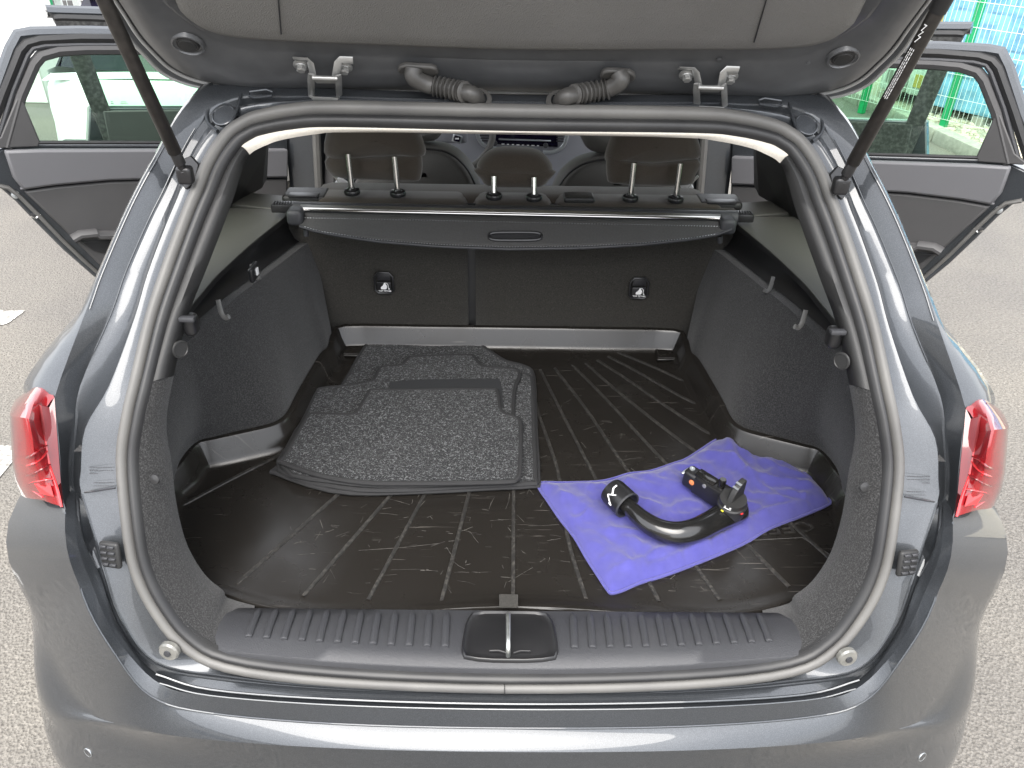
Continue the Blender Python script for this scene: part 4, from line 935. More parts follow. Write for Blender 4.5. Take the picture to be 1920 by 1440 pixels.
for px, py, w in ((536, 388, 1), (1386, 406, 1)):
    p = at(px, py, y=1.0); e = MB().rbox(p, (.07, .035, .022), .004, 2).build('sliding_lock', m_smooth, cc)
    for k in range(9): MB().rbox(p + V(-.028 + .007 * k, -.004, .0125), (.003, .022, .004), 0).build('lock_rib', m_plasg, e)
for px, py in ((574, 436), (1350, 449)):
    MB().tube([at(px, py - 6, y=.945), at(px, py + 6, y=.945)], .0065, 10).build('flap_pin', m_plasg, cc)

from mathutils import noise as mnoise
def inside(pt, P):
    c = False; x, y = pt
    for i in range(len(P)):
        x1, y1 = P[i]; x2, y2 = P[i - 1]
        if (y1 > y) != (y2 > y) and x < (x2 - x1) * (y - y1) / (y2 - y1) + x1: c = not c
    return c
def edge_dist(pt, P):
    x, y = pt; A = P; B = np.roll(P, -1, 0); d = B - A; t = np.clip(((x - A[:, 0]) * d[:, 0] + (y - A[:, 1]) * d[:, 1]) / np.maximum((d ** 2).sum(1), 1e-12), 0, 1)
    return float(np.sqrt(((A[:, 0] + d[:, 0] * t - x) ** 2 + (A[:, 1] + d[:, 1] * t - y) ** 2).min()))
def sheet(P2, res, hf):
    """filled outline: boundary ring plus inner points; hf(x, y, distance to edge) -> z"""
    P = np.array([(p.x, p.y) for p in P2]); pts = [Vector((a, b)) for a, b in P]; n = len(pts)
    lo, hi = P.min(0), P.max(0); j = 0
    for yy in np.arange(lo[1], hi[1], res):
        j += 1
        for xx in np.arange(lo[0] + (res / 2 if j % 2 else 0), hi[0], res):
            if inside((xx, yy), P) and edge_dist((xx, yy), P) > res * .45: pts.append(Vector((xx, yy)))
    vs, es, fs, *_ = delaunay_2d_cdt(pts, [], [list(range(n))], 1, 1e-7)
    return [Vector((v.x, v.y, hf(v.x, v.y, edge_dist((v.x, v.y), P)))) for v in vs], [tuple(f) for f in fs]
# ------------------------------------------------------------------ boot liner tray
tray = empty('boot_liner', (0, .5, ZF), 'scratched black plastic boot liner with raised rim and fanned ribs on the boot floor', 'boot liner')
left = [V(0, .036, 0), V(-.2, .028, 0), V(-.36, .026, 0), V(-.50, .055, 0), V(-.60, .105, 0), V(-.68, .20, 0), V(-.735, .32, 0)]
rim0 = len(left)
left += [V(p.x, p.y, 0) for p in RT[2:]]
left += [V(-.47, 1.008, 0), V(-.25, 1.012, 0), V(0, 1.013, 0)]
ol = spline([mir(left[1])] + left + [mir(left[-2])], 3)[3:-3]
def rimh(y): return .062 * min(max((y - .24) / .12, 0), 1)
def front_wave(p): return (.004 + .006 * math.sin(p.x * 7.5 + 1.1)) if p.y < .1 else 0
nO = len(ol); full_o = ol + [mir(p) for p in ol[-2:0:-1]]; nF = len(full_o)
def inset(P, d):
    out = []
    for i, p in enumerate(P):
        t = (P[(i + 1) % len(P)] - P[i - 1]); t.z = 0; t.normalize(); n = Vector((t.y, -t.x, 0)); out.append(p + n * d)
    return out
c0 = sum(full_o, Vector()) / nF
sgn = 1 if (inset(full_o, .01)[5] - c0).length < (full_o[5] - c0).length else -1
def lvl(d, fz): return [Vector((p.x, p.y, 0)) + Vector((0, 0, fz(q))) for p, q in zip(inset(full_o, sgn * d), full_o)]
H = lambda q: rimh(q.y)
rows = [lvl(-.002, lambda q: ZF - .012), lvl(-.001, lambda q: ZF + H(q) - .002 + front_wave(q)), lvl(.002, lambda q: ZF + H(q) + .001 + front_wave(q)), lvl(.013, lambda q: ZF + H(q) * .97 + .001 + front_wave(q) * .8), lvl(.017, lambda q: ZF + H(q) * .9 + front_wave(q) * .7), lvl(.030, lambda q: ZF + H(q) * .25 + front_wave(q) * .4), lvl(.038, lambda q: ZF + H(q) * .04 + front_wave(q) * .2), lvl(.046, lambda q: ZF)]
tb = MB().grid(rows, cv=True); inner = rows[-1]
fv, ff = sheet(inner, .03, lambda x, y, d: ZF)
tb.add(fv, ff)
tb.build('liner_floor', m_tray, tray, sharp=42)
MB().tube([p + V(0, -.003, -.004) for p in full_o[:10]][::-1] + [mir(p) + V(0, -.003, -.004) for p in full_o[1:10]], .0022, 6).build('liner_front_lip', m_plasg, tray)
ribs = [[(443,1095),(700,868)],[(568,1118),(830,815)],[(690,1125),(880,770)],[(827,1130),(925,745)],[(962,1126),(963,925),(965,690)],[(1100,1127),(1065,1010),(1045,880),(1007,767),(990,690)],[(1236,1128),(1120,903),(1053,773),(1013,693)],[(1350,1125),(1180,887),(1100,768),(1040,690)],[(1480,1100),(1250,870),(1140,752),(1073,684)],[(1560,1050),(1420,928),(1277,827),(1160,735),(1097,680)],[(1420,868),(1277,780),(1180,714),(1120,675)],[(1350,778),(1277,743),(1190,694),(1140,668)],[(1330,737),(1230,690),(1150,657)],[(322,958),(430,900),(540,845)]]
for rb in ribs:
    P = spline([at(px, py, z=ZF + .001) for px, py in rb], 5); m = MB(); rows = []
    for i, p in enumerate(P):
        t = (P[min(i + 1, len(P) - 1)] - P[max(i - 1, 0)]).normalized(); n = Vector((-t.y, t.x, 0)); w = .0042
        rows.append([p - n * w + V(0,0,-.001), p - n * w * .75 + V(0,0,.0016), p + n * w * .75 + V(0,0,.0016), p + n * w + V(0,0,-.001)])
    m.grid(rows); m.build('liner_rib', m_rib, tray, sharp=30)
for cx, cy in ((1252, 661), (664, 654)):
    pts = [at(cx + dx, cy + dy, z=ZF + .004) for dx, dy in ((-27,-16),(20,-16),(29,15),(-20,16))] if cx > 900 else [at(cx + dx, cy + dy, z=ZF + .004) for dx, dy in ((-20,-16),(27,-16),(20,16),(-29,15))]
    MB().prism(pts, (0, 0, .006)).build('liner_pad', m_tray, tray, bevel=.003)
    q_ = [p.lerp(sum(pts, Vector()) / 4, .14) + V(0, 0, .006) for p in pts]; MB().tube(q_, .0014, 6, closed=True).build('pad_edge', m_rib, tray)
o = at(1462, 991, z=ZF + .0012); ux = (at(1370, 1000, z=ZF) - at(1560, 984, z=ZF)); ux.z = 0; ux.normalize(); uy = Vector((ux.y, -ux.x, 0)); uy = uy if uy.y < 0 else -uy
text_mesh('CEED', .040, o, ux, uy, .0012, sx=1.55).build('liner_lettering', m_rib, tray)
MB().tube([at(1395, 1014, z=ZF + .001), at(1505, 1008, z=ZF + .001), at(1562, 1044, z=ZF + .001)], .0012, 6).build('liner_line', m_rib, tray)

# fine scratches worn into the liner
sc = MB()
for k in range(420):
    x, y = random.uniform(-.46, .46), random.betavariate(1.3, 2.2) * .85 + .07
    a = random.choice([0, 0, 0, .1, -.08, 1.3, -1.1, .6]) + random.gauss(0, .12); l = random.lognormvariate(-4.1, .6); bend = random.gauss(0, .12)
    p0 = V(x, y, ZF + .0004); d = V(math.cos(a), math.sin(a), 0); n_ = V(-d.y, d.x, 0); w = random.uniform(.0002, .00055)
    for j in range(2):
        a0, a1 = p0 + d * l * j / 2 + n_ * bend * l * (j / 2) ** 2, p0 + d * l * (j + 1) / 2 + n_ * bend * l * ((j + 1) / 2) ** 2
        sc.add([a0 - n_ * w, a0 + n_ * w, a1 + n_ * w, a1 - n_ * w], [(0, 1, 2, 3)])
m_scr = mat('scratch_grey', (.10, .095, .085), .6, noise=(60, (.03, .028, .026), .45, .6))
o_ = sc.build('liner_scratches', m_scr, tray, weld=False); o_['kind'] = 'stuff'

# ------------------------------------------------------------------ flat soft sheets: mats and the towel
def floor_mat(px, z, label, seed, tilt=0, n=3, thick=.007):
    P = spline([at(a, b, z=z) for a, b in px], n, closed=True)
    P = [p for i, p in enumerate(P) if (p - P[i - 1]).length > .0008]
    c = sum(P, Vector()) / len(P)
    def hf(x, y, d): return z + .0025 * mnoise.noise(Vector((x * 7, y * 7, seed))) + tilt * (x - c.x) - (.0012 if d < .004 else 0)
    vs, fs = sheet(P, .018, hf); root = empty('floor_mat', (c.x, c.y, z), label, 'floor mat', 'carpet floor mats stacked in the boot')
    m = MB().add(vs, fs); nv = len(vs); m.add([v - V(0, 0, thick) for v in vs], [tuple(reversed(f)) for f in fs])
    m.build('pile', m_fleck, root)
    MB().tube([Vector((p.x, p.y, hf(p.x, p.y, 0) - thick * .4)) for p in P], .0058, 8, closed=True, flat=.9).build('bound_edge', m_bind, root)
    return root
floor_mat([(735,634),(810,636),(885,641),(902,646),(918,657),(948,676),(984,685),(1000,703),(1004,800),(1009,896),(1000,909),(900,914),(740,922),(620,918),(516,884),(520,874),(585,790),(640,722),(680,655),(696,640)], .6345, 'lowest floor mat of the pile, its tapered end reaching farthest towards the seats', 1)
floor_mat([(975,700),(990,703),(998,716),(1000,800),(1003,893),(994,904),(860,910),(740,917),(640,912),(525,880),(560,820),(700,740),(900,720)], .6425, 'second floor mat from the bottom, showing as a thin strip right of the pile', 2)
m3 = floor_mat([(600,726),(648,722),(690,716),(702,709),(709,694),(718,686),(750,684),(758,679),(766,670),(776,668),(876,664),(888,667),(900,682),(912,686),(962,690),(972,696),(973,706),(964,730),(962,780),(968,880),(955,898),(760,908),(620,900),(530,872),(575,770),(590,736)], .6515, 'floor mat with dark heel pad and notched end, second from the top of the pile', 3)
pp = [at(px, py, z=.6545) for px, py in [(730,716),(800,712),(936,711),(941,730),(944,760),(930,770),(735,770)]]
MB().prism(pp, (0, 0, .0015)).build('heel_pad', m_pad, m3)
floor_mat([(690,737),(694,731),(705,730),(810,729),(922,728),(931,731),(935,742),(938,764),(946,774),(964,780),(973,786),(976,800),(974,880),(968,896),(950,901),(850,903),(750,904),(680,902),(600,890),(528,864),(532,856),(570,790),(578,778),(592,774),(655,776),(670,770),(680,754)], .6605, 'topmost floor mat of the pile, lying nearest with notched far corners', 4)

TWpx = [(1008,912),(1018,906),(1060,906),(1120,904),(1150,898),(1180,889),(1220,884),(1262,870),(1285,862),(1312,845),(1338,828),(1362,818),(1388,815),(1404,823),(1418,842),(1432,856),(1455,859),(1478,866),(1505,886),(1532,908),(1556,940),(1548,950),(1520,962),(1490,974),(1440,994),(1400,1018),(1350,1040),(1290,1064),(1240,1082),(1200,1094),(1168,1108),(1146,1113),(1136,1104),(1120,1080),(1098,1046),(1076,1008),(1050,975),(1026,940)]
TP = spline([at(a, b, z=ZF + .004) for a, b in TWpx], 4, closed=True)
folds = [((1040,925),(1110,1075),.006,.012),((1130,1085),(1290,1020),.005,.010),((1220,1075),(1420,985),.006,.009),((1400,900),(1540,930),.006,.008),((1330,860),(1400,900),.008,.012),((1380,830),(1360,890),.007,.010),((1190,900),(1270,930),.004,.010),((1430,870),(1530,915),.005,.006),((1440,930),(1530,945),.005,.010),((1060,930),(1140,1000),.004,.014),((1250,905),(1340,960),.004,.012),((1420,980),(1500,955),.006,.008),((1150,1010),(1250,1060),.005,.014),((1390,890),(1470,960),.004,.009)]
FS = [(at(*a, z=ZF), at(*b, z=ZF), h, w) for a, b, h, w in folds]
def towel_h(x, y, d):
    h = .012 * (1 - math.exp(-d / .008))
    p = Vector((x, y, 0)); k = min(d / .03, 1)
    q = p + Vector((mnoise.noise(p * 9), mnoise.noise(p * 9 + Vector((5, 2, 0))), 0)) * .02
    w = 0
    for a, b, hh, ww in FS:
        ab = b - a; t = max(0, min(1, (q - a).dot(ab) / ab.length_squared)); e = (q - (a + ab * t)); e.z = 0
        w += hh * math.exp(-(e.length / ww) ** 2) * (.4 + .6 * math.sin(math.pi * min(max(t, .05), .95)))
    n1 = 1 - abs(mnoise.noise(Vector((q.x * 14 + q.y * 6, q.y * 20 - q.x * 5, 1.3)))) * 2
    n2 = 1 - abs(mnoise.noise(Vector((q.x * 38 - q.y * 12, q.y * 30 + q.x * 16, 4.1)))) * 2
    return ZF + .003 + h + k * (1.6 * w + .008 * max(n1, 0) ** 1.6 + .007 * mnoise.noise(Vector((q.x * 24, q.y * 17, 8))) + .0035 * max(n2, 0) ** 2)
vs, fs = sheet(TP, .0055, towel_h)
tw = MB().add(vs, fs)
nb = len(TP)
ring = [Vector((p.x, p.y, towel_h(p.x, p.y, 0))) for p in TP]
tw.grid([ring, [p + V(0, 0, -.005) for p in ring]], cv=True)
towel = tw.build('towel', m_towel, None, 'crumpled blue violet towel folded flat on the boot liner under the tow bar', 'towel', sharp=180)
hem = MB().tube([Vector((p.x, p.y, ZF + .006)) for p in TP], .0028, 8, closed=True).build('hem', m_towel, towel)
pt = at(1360, 1029, z=ZF + .006); MB().tube([pt + V(-.006, -.003, 0), pt + V(.004, 0, .001), pt + V(.007, .004, 0), pt + V(-.003, .002, .002)], .0018, 6, closed=True, flat=.5).build('towel_tag', m_white, towel)

# ------------------------------------------------------------------ detachable tow bar lying on the towel
tow = empty('tow_bar', tuple(at(1260, 985, z=.64)), 'black curved detachable tow bar with capped ball lying on the towel', 'tow bar')
m_arm = mat('black_gloss_steel', (.012, .012, .012), .2, .2, .6, noise=(30, (.02, .019, .018), .4, .7))
ZA = .668
armp = [at(px, py, z=z) for px, py, z in [(1166,938,.680),(1184,955,.677),(1206,975,.674),(1236,993,.671),(1270,1000,.670),(1305,993,.671),(1336,978,.672),(1362,964,.673),(1385,952,.675)]]
rad = [.0165,.0170,.0195,.0220,.0238,.0240,.0242,.0265,.0280]
Pd = spline(armp, 5); rd = [float(np.interp(i / 5, range(len(rad)), rad)) for i in range(len(Pd))]
e_dir = (Pd[-1] - Pd[-2]).normalized()
for k, r_ in ((.006, .0225), (.011, .018), (.014, .010)): Pd.append(armp[-1] + e_dir * k); rd.append(r_)
MB().tube(Pd, rd, 24).build('neck', m_arm, tow, sharp=60)
c_ax = (armp[0] - armp[1]); c_ax = c_ax.normalized(); c0 = armp[0] - c_ax * .004
cap = MB().lathe([(.0165,.006),(.020,-.006),(.0275,-.014),(.0295,-.013),(.0300,-.004),(.0295,.030),(.0275,.038),(.020,.041),(.0,.042)], c0, c_ax, 40).build('ball_cap', m_smooth, tow, sharp=50)
MB().lathe([(.0265,-.0135),(.0300,-.0145),(.0304,-.0125),(.0300,-.010)], c0, c_ax, 40).build('cap_rim', m_plasg, cap)
MB().lathe([(0,-.002),(.016,-.004),(.0255,-.010)], c0, c_ax, 30).build('cap_inside', m_bark, cap)
# white emblem on the cap
up_ = (CAM_POS - c0).normalized(); fr = (up_ - c_ax * up_.dot(c_ax)).normalized(); tx = c_ax.cross(fr)
def oncap(a, h): return c0 + c_ax * h + (fr * math.cos(a) + tx * math.sin(a)) * .0302
emb = MB(); sg = 1 if (RT_.dot(tx) > 0) else -1
for seg in ([(-.85,.004),(-.80,.011)], [(-.82,.006),(-.36,.022)], [(-.36,.022),(-.02,.006)], [(-.18,.013),(.22,.022)], [(.22,.022),(.52,.022)]):
    emb.tube([oncap(sg * a, h) for a, h in seg], .0019, 6, flat=.5)
emb.build('cap_emblem', m_white, cap, weld=False)
# socket housing
ha, hb = at(1380, 948, z=.672), at(1287, 889, z=.680); hd = (hb - ha); L_ = hd.length; hd.normalize(); hw_ = Vector((-hd.y, hd.x, 0)).normalized(); hu = hd.cross(hw_) * -1
if hu.z < 0: hu = -hu
Mh = Matrix((hd, hw_, hu)).transposed()
hs_ = MB().rbox(ha + hd * L_ * .42, (L_ * .72, .036, .046), .005, 2, Mh).build('housing', m_smooth, tow)
MB().rbox(ha + hd * L_ * .84, (L_ * .34, .034, .044), .009, 3, Mh).build('housing_end', m_smooth, hs_)
MB().rbox(ha + hd * L_ * .62 + hu * .023, (L_ * .38, .026, .008), .003, 2, Mh).build('lock_slide', m_arm, hs_)
side = hw_ if hw_.dot(CAM_POS - ha) > 0 else -hw_
MB().lathe([(.0062,0),(.0062,.0012),(.0035,.0012),(.003,.0022),(0,.0022)], ha + hd * L_ * .80 + side * .0172 + hu * .004, side, 20).build('orange_pin', mat('orange_mark', (.65, .22, .08), .4), hs_)
MB().lathe([(.0045,0),(.0045,.002),(0,.0026)], ha + hd * L_ * .56 + side * .0178 + hu * .016, side, 14).build('side_pin', m_steel, hs_)
MB().lathe([(.008,0),(.008,.022),(.0065,.026),(0,.026)], ha + hd * L_ * .34 + hu * .018, hu, 18).build('locating_pin', m_arm, hs_)
MB().lathe([(.006,0),(.006,.003),(.003,.003),(.003,.0015),(0,.0015)], ha + hd * L_ * .92 + hu * .021, hu, 16).build('end_pin', m_silver, hs_)
MB().rbox(ha + hd * L_ * 1.0 + hu * .014 - side * -.008, (.006, .024, .003), .001, 1, Mh).build('end_stripe', m_silver, hs_)
# rotary release knob on top of the elbow
kc = at(1371, 953, z=.688); kax = Vector((-.05, -.12, 1)).normalized()
kb = MB().lathe([(.0265,-.012),(.0275,-.004),(.0275,.010),(.0295,.012),(.0295,.017),(.027,.020),(.0265,.030),(.0,.031)], kc, kax, 40).build('release_knob', m_plas, tow, sharp=30)
kt = kc + kax * .030
gx = (RT_ * .75 + Vector((0, .65, 0))); gx = (gx - kax * gx.dot(kax)).normalized(); gy = kax.cross(gx)
fin = [kt + gx * a + kax * h for a, h in [(-.016,-.002),(-.008,.018),(.002,.030),(.014,.037),(.028,.037),(.0275,.012),(.0265,-.004)]]
MB().prism([p - gy * .0065 for p in fin], gy * .013).build('knob_grip', m_plas, kb, bevel=.0025)
for k in range(2): MB().rbox(kt + gx * (.000 + .009 * k) + kax * (.0305 + .0055 * k) , (.005, .0125, .0008), 0, 1, Matrix((gx, gy, kax)).transposed()).build('grip_stripe', m_silver, kb)
fo = (CAM_POS - kc); fo = (fo - kax * fo.dot(kax)).normalized()
def rimp(a, h, r=.0298): 
    t_ = kax.cross(fo); return kc + kax * h + (fo * math.cos(a) + t_ * math.sin(a)) * r
MB().tube([rimp(-.62, .0145), rimp(-.45, .0145)], .0026, 6, flat=.5).build('yellow_mark', mat('yellow_mark', (.7, .62, .05), .4), kb)
MB().tube([rimp(.72, .0145), rimp(.9, .0145)], .0026, 6, flat=.5).build('red_mark', mat('red_mark', (.6, .03, .03), .4), kb)
ar_ = MB()
for seg in ([(-.55,.0235),(-.25,.0235),(-.02,.0235),(-.02,.0285)], [(-.02,.0285),(-.12,.0285)], [(-.50,.0275),(-.42,.0285)]):
    ar_.tube([rimp(a, h, .0272) for a, h in seg], .0011, 6, flat=.6)
ar_.build('knob_symbol', m_white, kb, weld=False)

# ------------------------------------------------------------------ surroundings
# white hatchback parked in front on the left, its tail towards us
wc = empty('white_hatchback', (-1.92, 5.4, 0), 'white hatchback parked ahead, seen through the open left rear door window', 'car')
X0 = -1.92
rowsW = []
prof = [(3.62,.22,.74),(3.50,.36,.82),(3.46,.50,.86),(3.50,.62,.87),(3.50,.72,.87),(3.52,.84,.86),(3.56,.92,.84)]
def wrow(y, z, hw, n=13):
    return [V(X0 + .83 * hw * math.copysign(min(1, abs(u) ** .85), u), y + .16 * abs(u) ** 5, z) for u in np.linspace(-1, 1, n)]
MB().grid([wrow(*p) for p in prof]).build('tail', m_wpaint, wc, sharp=60)
for sg in (-1, 1):
    MB().grid([[V(X0 + .83 * sg * w, y, z) for y in (3.70, 4.4, 5.4, 6.4, 7.2)] for z, w in ((.22,.74),(.36,.84),(.5,.87),(.72,.875),(.86,.865),(.94,.845))]).build('flank', m_wpaint, wc)
    MB().prism([V(X0 + .83 * sg * .80, 3.75, .95), V(X0 + .83 * sg * .80, 6.2, .95), V(X0 + .83 * sg * .64, 5.5, 1.38), V(X0 + .83 * sg * .64, 4.1, 1.38)], (sg * .012, 0, 0)).build('side_window', m_screen, wc)
    for y in (4.2, 6.6):
        MB().lathe([(.0,.02),(.2,.03),(.30,.02),(.32,-.05),(.32,-.16)], V(X0 + .83 * sg * .84, y, .32), (sg, 0, 0), 28).build('wheel', m_tyre, wc)
MB().grid([[V(X0 + .83 * w * u, y, z - .02 * abs(u) ** 2) for u in np.linspace(-1, 1, 9)] for y, z, w in ((3.58,.925,.82),(3.66,.95,.80))]).build('waist', m_wpaint, wc)
MB().grid([[V(X0 + .83 * w * u, y + .1 * abs(u) ** 3, z) for u in np.linspace(-1, 1, 9)] for y, z, w in ((3.66,.95,.79),(3.80,1.16,.72),(3.98,1.37,.64))]).build('rear_screen', m_screen, wc)
MB().grid([[V(X0 + .83 * w * u, y, z - .05 * abs(u) ** 3) for u in np.linspace(-1, 1, 9)] for y, z, w in ((3.96,1.39,.66),(4.4,1.46,.68),(5.4,1.44,.66),(6.3,1.0,.8),(7.2,.9,.8),(7.4,.6,.74))]).build('roof', m_wpaint, wc)
MB().rbox(V(X0, 3.47, .555), (1.2, .05, .02), .006, 2).build('bumper_gap', m_bark, wc)
MB().rbox(V(X0, 3.475, .40), (1.0, .05, .10), .02, 2).build('bumper_insert', m_plas, wc)
wc.scale = (1, 1, .87)
# bright white wall at the far left
p = at(24, 30, y=6.2)
ww = MB().rbox(V(p.x - 2.2, 6.6, 1.3), (4.4, .5, 2.6), .01, 1).build('white_wall', mat('white_render', (.8, .8, .78), .85, noise=(5, (.76, .76, .74), .4, .7)), None, 'plain sunlit white wall at the far left edge behind the open door', 'wall')
# left fence: green post, white palings and wire
lf = empty('paling_fence', (-3.6, 7.6, 0), 'white paling fence with wire mesh and a green post, seen above the left doors', 'fence')
YF = 7.6
for px in (33, 60, 116):
    c = at(px, 28, y=YF); MB().rbox(V(c.x, YF, .6), (.075, .03, 1.2), .006, 1).build('paling', m_mesh, lf)
for px in (150, 185, 220, 262): c = at(px, 28, y=YF); MB().rbox(V(c.x, YF, .6), (.075, .03, 1.2), .006, 1).build('paling', m_mesh, lf)
c = at(93, 10, y=YF - .05); MB().rbox(V(c.x, YF - .07, .75), (.075, .06, 1.5), .006, 1).build('green_post', m_green, lf)
def wire_panel(a, b, z0, z1, nx, nz, parent, r=.004, m=None):
    w = MB(); a = Vector(a); b = Vector(b)
    for k in range(nx + 1):
        p = a.lerp(b, k / nx); w.tube([V(p.x, p.y, z0), V(p.x, p.y, z1)], r, 4)
    for k in range(nz + 1):
        z = z0 + (z1 - z0) * k / nz; w.tube([V(a.x, a.y, z), V(b.x, b.y, z)], r, 4)
    o = w.build('wire_mesh', m or m_mesh, parent, weld=False); o['kind'] = 'stuff'; return o
cL = at(10, 28, y=YF)
wire_panel((cL.x, YF - .03, 0), (cL.x + 3.4, YF - .03, 0), .05, 1.5, 56, 11, lf)
MB().rbox(V(-4.0, YF + 1.4, .45), (3.5, .6, .9), .05, 2).build('storage_crate', mat('grey_bin', (.12, .12, .12), .7), None, 'dark grey crate standing behind the white paling fence', 'crate')

# right: kerb, gravel strip, green mesh fence, wrapped pallets
A, B = at(1752, 243, z=.10), at(1850, 288, z=.10)
kd = (B - A); kd.z = 0; klen = kd.length; kd.normalize(); kn = Vector((-kd.y, kd.x, 0)); kn = kn if kn.y > 0 else -kn
kerb = empty('kerb', (A.x, A.y, 0), 'weathered grey concrete kerb seen through the right rear door window', 'kerb')
for k in range(-4, 7):
    p = A + kd * (k * .62); c = p + kd * .305 + kn * .06
    Mk = Matrix((kd, kn, Vector((0, 0, 1)))).transposed()
    MB().rbox(V(c.x, c.y, .05 + random.uniform(-.004, .004)), (.605, .12, .12), .012, 2, Mk).build('kerb_stone', m_concrete, kerb)
fpa, fpb = at(1768, 236, z=.06), at(1616, 206, z=.03)
fd_ = (fpa - fpb); fd_.z = 0; fd_.normalize()
g0 = [A - kd * 2.6 + kn * .12, A + kd * 4.4 + kn * .12, A + kd * 4.4 + kn * 3.5, A - kd * 2.6 + kn * 3.0]
MB().add([V(p.x, p.y, .05) for p in g0], [(0, 1, 2, 3)]).build('gravel_bed', m_soil, kind='structure')
gs = MB()
ico = bmesh.new(); bmesh.ops.create_icosphere(ico, subdivisions=1, radius=1); iv = [v.co.copy() for v in ico.verts]; ii = [[v.index for v in f.verts] for f in ico.faces]; ico.free()
for k in range(2600):
    u, w = random.uniform(-.8, 3.2), random.betavariate(1, 1.6) * 2.0 + .13; p = A + kd * u + kn * w; r = random.uniform(.012, .034)
    Mq = Matrix.Rotation(random.uniform(0, 6.28), 3, 'Z'); sx, sy, sz = random.uniform(.8, 1.5), random.uniform(.6, 1.1), random.uniform(.4, .7)
    gs.add([V(p.x, p.y, .055) + Mq @ V(v.x * sx * random.uniform(.85, 1.15), v.y * sy, v.z * sz) * r for v in iv], ii)
g_ = gs.build('gravel_stones', m_stone, kind='stuff', weld=False, sharp=20)
mf = empty('mesh_fence', (fpa.x, fpa.y, 0), 'white wire mesh fence on green posts at the right behind the gravel', 'fence')
Mf = Matrix((fd_, Vector((-fd_.y, fd_.x, 0)), Vector((0, 0, 1)))).transposed()
gap = (fpa - fpb).length
for k in (-1, 0, 1, 2):
    p = fpb + fd_ * gap * k; MB().rbox(V(p.x, p.y, .9), (.055, .055, 1.8), .005, 1, Mf).build('green_post', m_green, mf)
off = Vector((-fd_.y, fd_.x, 0)); off = off if off.y < 0 else -off
for k in (-1, 0, 1):
    a, b = fpb + fd_ * gap * k + off * .035, fpb + fd_ * gap * (k + 1) + off * .035
    wire_panel((a.x, a.y, 0), (b.x, b.y, 0), .12, 1.75, 20, 9, mf, r=.0018)
nrm_ = -off
def pallet(t, back, w, d, h, wrapped, label, seed):
    c = fpb + fd_ * t + nrm_ * back; c.z = 0; r = empty('wrapped_pallet', (c.x, c.y, 0), label, 'pallet', 'loaded pallets behind the mesh fence'); rnd = random.Random(seed)
    for k in (-1, 0, 1): MB().rbox(c + fd_ * (k * w * .42) + V(0, 0, .06), (.1, d, .12), .004, 1, Mf).build('pallet_block', m_concrete, r)
    nx, nz = 4, max(2, int(h / .24)); packs = []
    for i in range(nx):
        for j in range(nz):
            p = c + fd_ * ((i + .5) / nx - .5) * w + V(0, 0, .13 + (j + .5) * h / nz) + nrm_ * rnd.uniform(-.015, .015)
            b_ = MB().rbox(p, (w / nx * .95, d * .95, h / nz * .94), .03, 2, Mf).build('pack', m_pack, r)
            MB().rbox(p + off * (d * .48), (w / nx * .45, .01, h / nz * .4), .002, 1, Mf).build('pack_print', rnd.choice([m_dash, m_alu, mat('pack_blue', (.12, .3, .5), .6), mat('pack_amber', (.55, .42, .1), .6)]) , b_)
    if wrapped:
        g = []
        for z in np.linspace(.14, .13 + h + .02, 9):
            rr = []
            for a in np.linspace(0, 2 * math.pi, 40, endpoint=False):
                ca_, sa_ = math.cos(a), math.sin(a); k = 1 / max(abs(ca_), abs(sa_)); k = min(k, 1.34)
                f = 1.03 + .012 * mnoise.noise(Vector((ca_ * 4, sa_ * 4, z * 5 + seed)))
                rr.append(c + fd_ * (ca_ * k * w * .5 * f) + nrm_ * (sa_ * k * d * .5 * f) + V(0, 0, z))
            g.append(rr)
        MB().grid(g, cv=True).build('stretch_film', m_film, r, sharp=60)
    return r
m_film = bpy.data.materials.new('blue_film'); m_film.use_nodes = True
N = m_film.node_tree.nodes; L = m_film.node_tree.links; pb = N['Principled BSDF']; pb.inputs['Base Color'].default_value = (.28, .62, .86, 1); pb.inputs['Roughness'].default_value = .2
tp_ = N.new('ShaderNodeBsdfTransparent'); tp_.inputs[0].default_value = (.6, .85, 1, 1); mxs = N.new('ShaderNodeMixShader'); nz_ = N.new('ShaderNodeTexNoise'); nz_.inputs['Scale'].default_value = 6; nz_.inputs['Detail'].default_value = 6
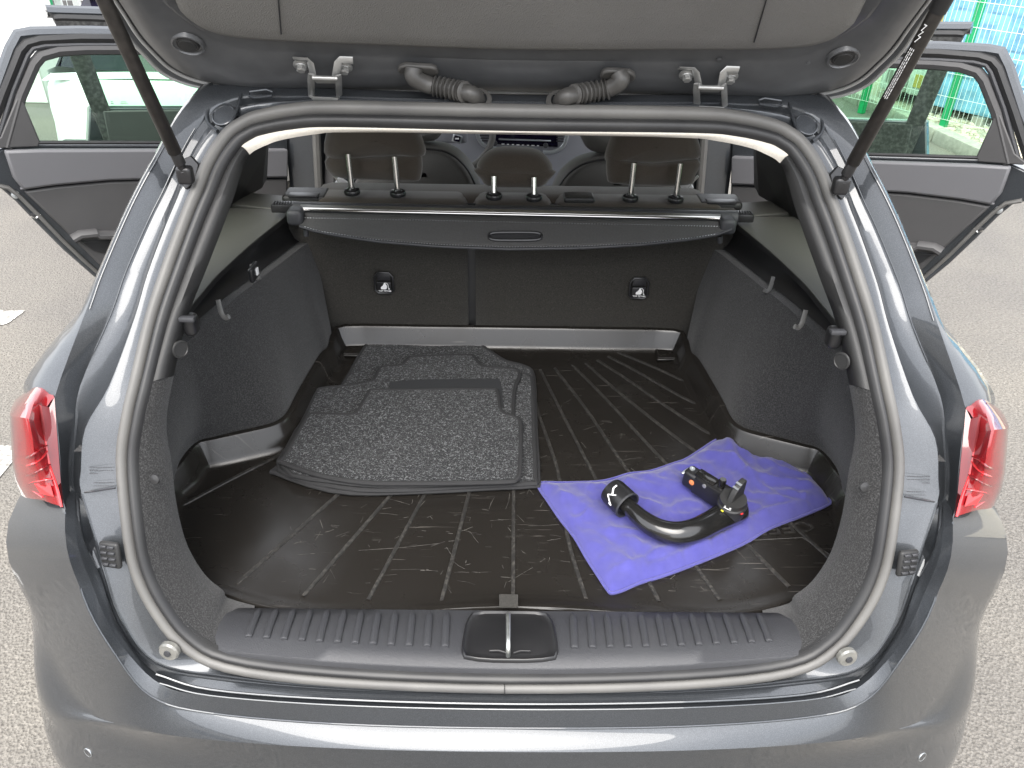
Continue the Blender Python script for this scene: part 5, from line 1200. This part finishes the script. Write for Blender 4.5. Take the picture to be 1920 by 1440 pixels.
mr_ = N.new('ShaderNodeMapRange'); mr_.inputs[1].default_value = .35; mr_.inputs[2].default_value = .65; mr_.inputs[3].default_value = .25; mr_.inputs[4].default_value = .8
L.new(nz_.outputs['Fac'], mr_.inputs[0]); L.new(mr_.outputs[0], mxs.inputs[0]); L.new(tp_.outputs[0], mxs.inputs[1]); L.new(pb.outputs[0], mxs.inputs[2]); L.new(mxs.outputs[0], N['Material Output'].inputs[0])
pallet(gap * 1.15, .75, 1.15, .9, 1.05, True, 'pallet of packs in blue film behind the fence, right of the green post', 1)
pallet(gap * 1.15 + 1.25, .75, 1.15, .9, 1.10, True, 'pallet of packs in blue film behind the fence, at the right edge of the photo', 2)
pallet(gap * .45, .9, 1.1, .9, .85, False, 'pallet of pale packs without blue film behind the fence, left of the wrapped ones', 3)
pallet(gap * 1.15 + 2.5, .75, 1.15, .9, 1.05, True, 'pallet of packs in blue film behind the fence, outermost to the right', 4)
# pale pipes heaped farther back
ph = empty('pipe_stack', tuple(fpb + nrm_ * 3.2), 'heap of pale pipes lying in the bright yard beyond the fence', 'pipes')
for k in range(9):
    c = fpb + fd_ * (.2 + .55 * (k % 5)) + nrm_ * (2.6 + .25 * (k // 2)) + V(0, 0, .25 + .16 * (k // 5) + .05 * k); d_ = (fd_ + nrm_ * random.uniform(-.4, .4)).normalized()
    MB().tube([V(c.x, c.y, c.z) - d_ * .7, V(c.x, c.y, c.z) + d_ * .7], .06, 12).build('pipe', m_pack, ph)
# low building behind the viewer, mirrored in the paint
bl = empty('beige_building', (0, -13, 0), 'low beige building mirrored in the dark paint of the bumper', 'building')
MB().rbox(V(-9, -13.5, 1.9), (13, 5, 3.8), .03, 1).build('wall', m_wall, bl)
MB().rbox(V(-9, -13.5, 3.95), (13.5, 5.5, .25), .02, 1).build('roof', m_dash, bl)
for k in range(4):
    wv = MB().rbox(V(-13.8 + 3.2 * k, -10.98, 1.8), (1.3, .08, 1.2), .01, 1).build('window', m_screen, bl); MB().rbox(V(-13.8 + 3.2 * k, -10.96, 1.14), (1.5, .14, .08), .01, 1).build('sill', m_mesh, wv)
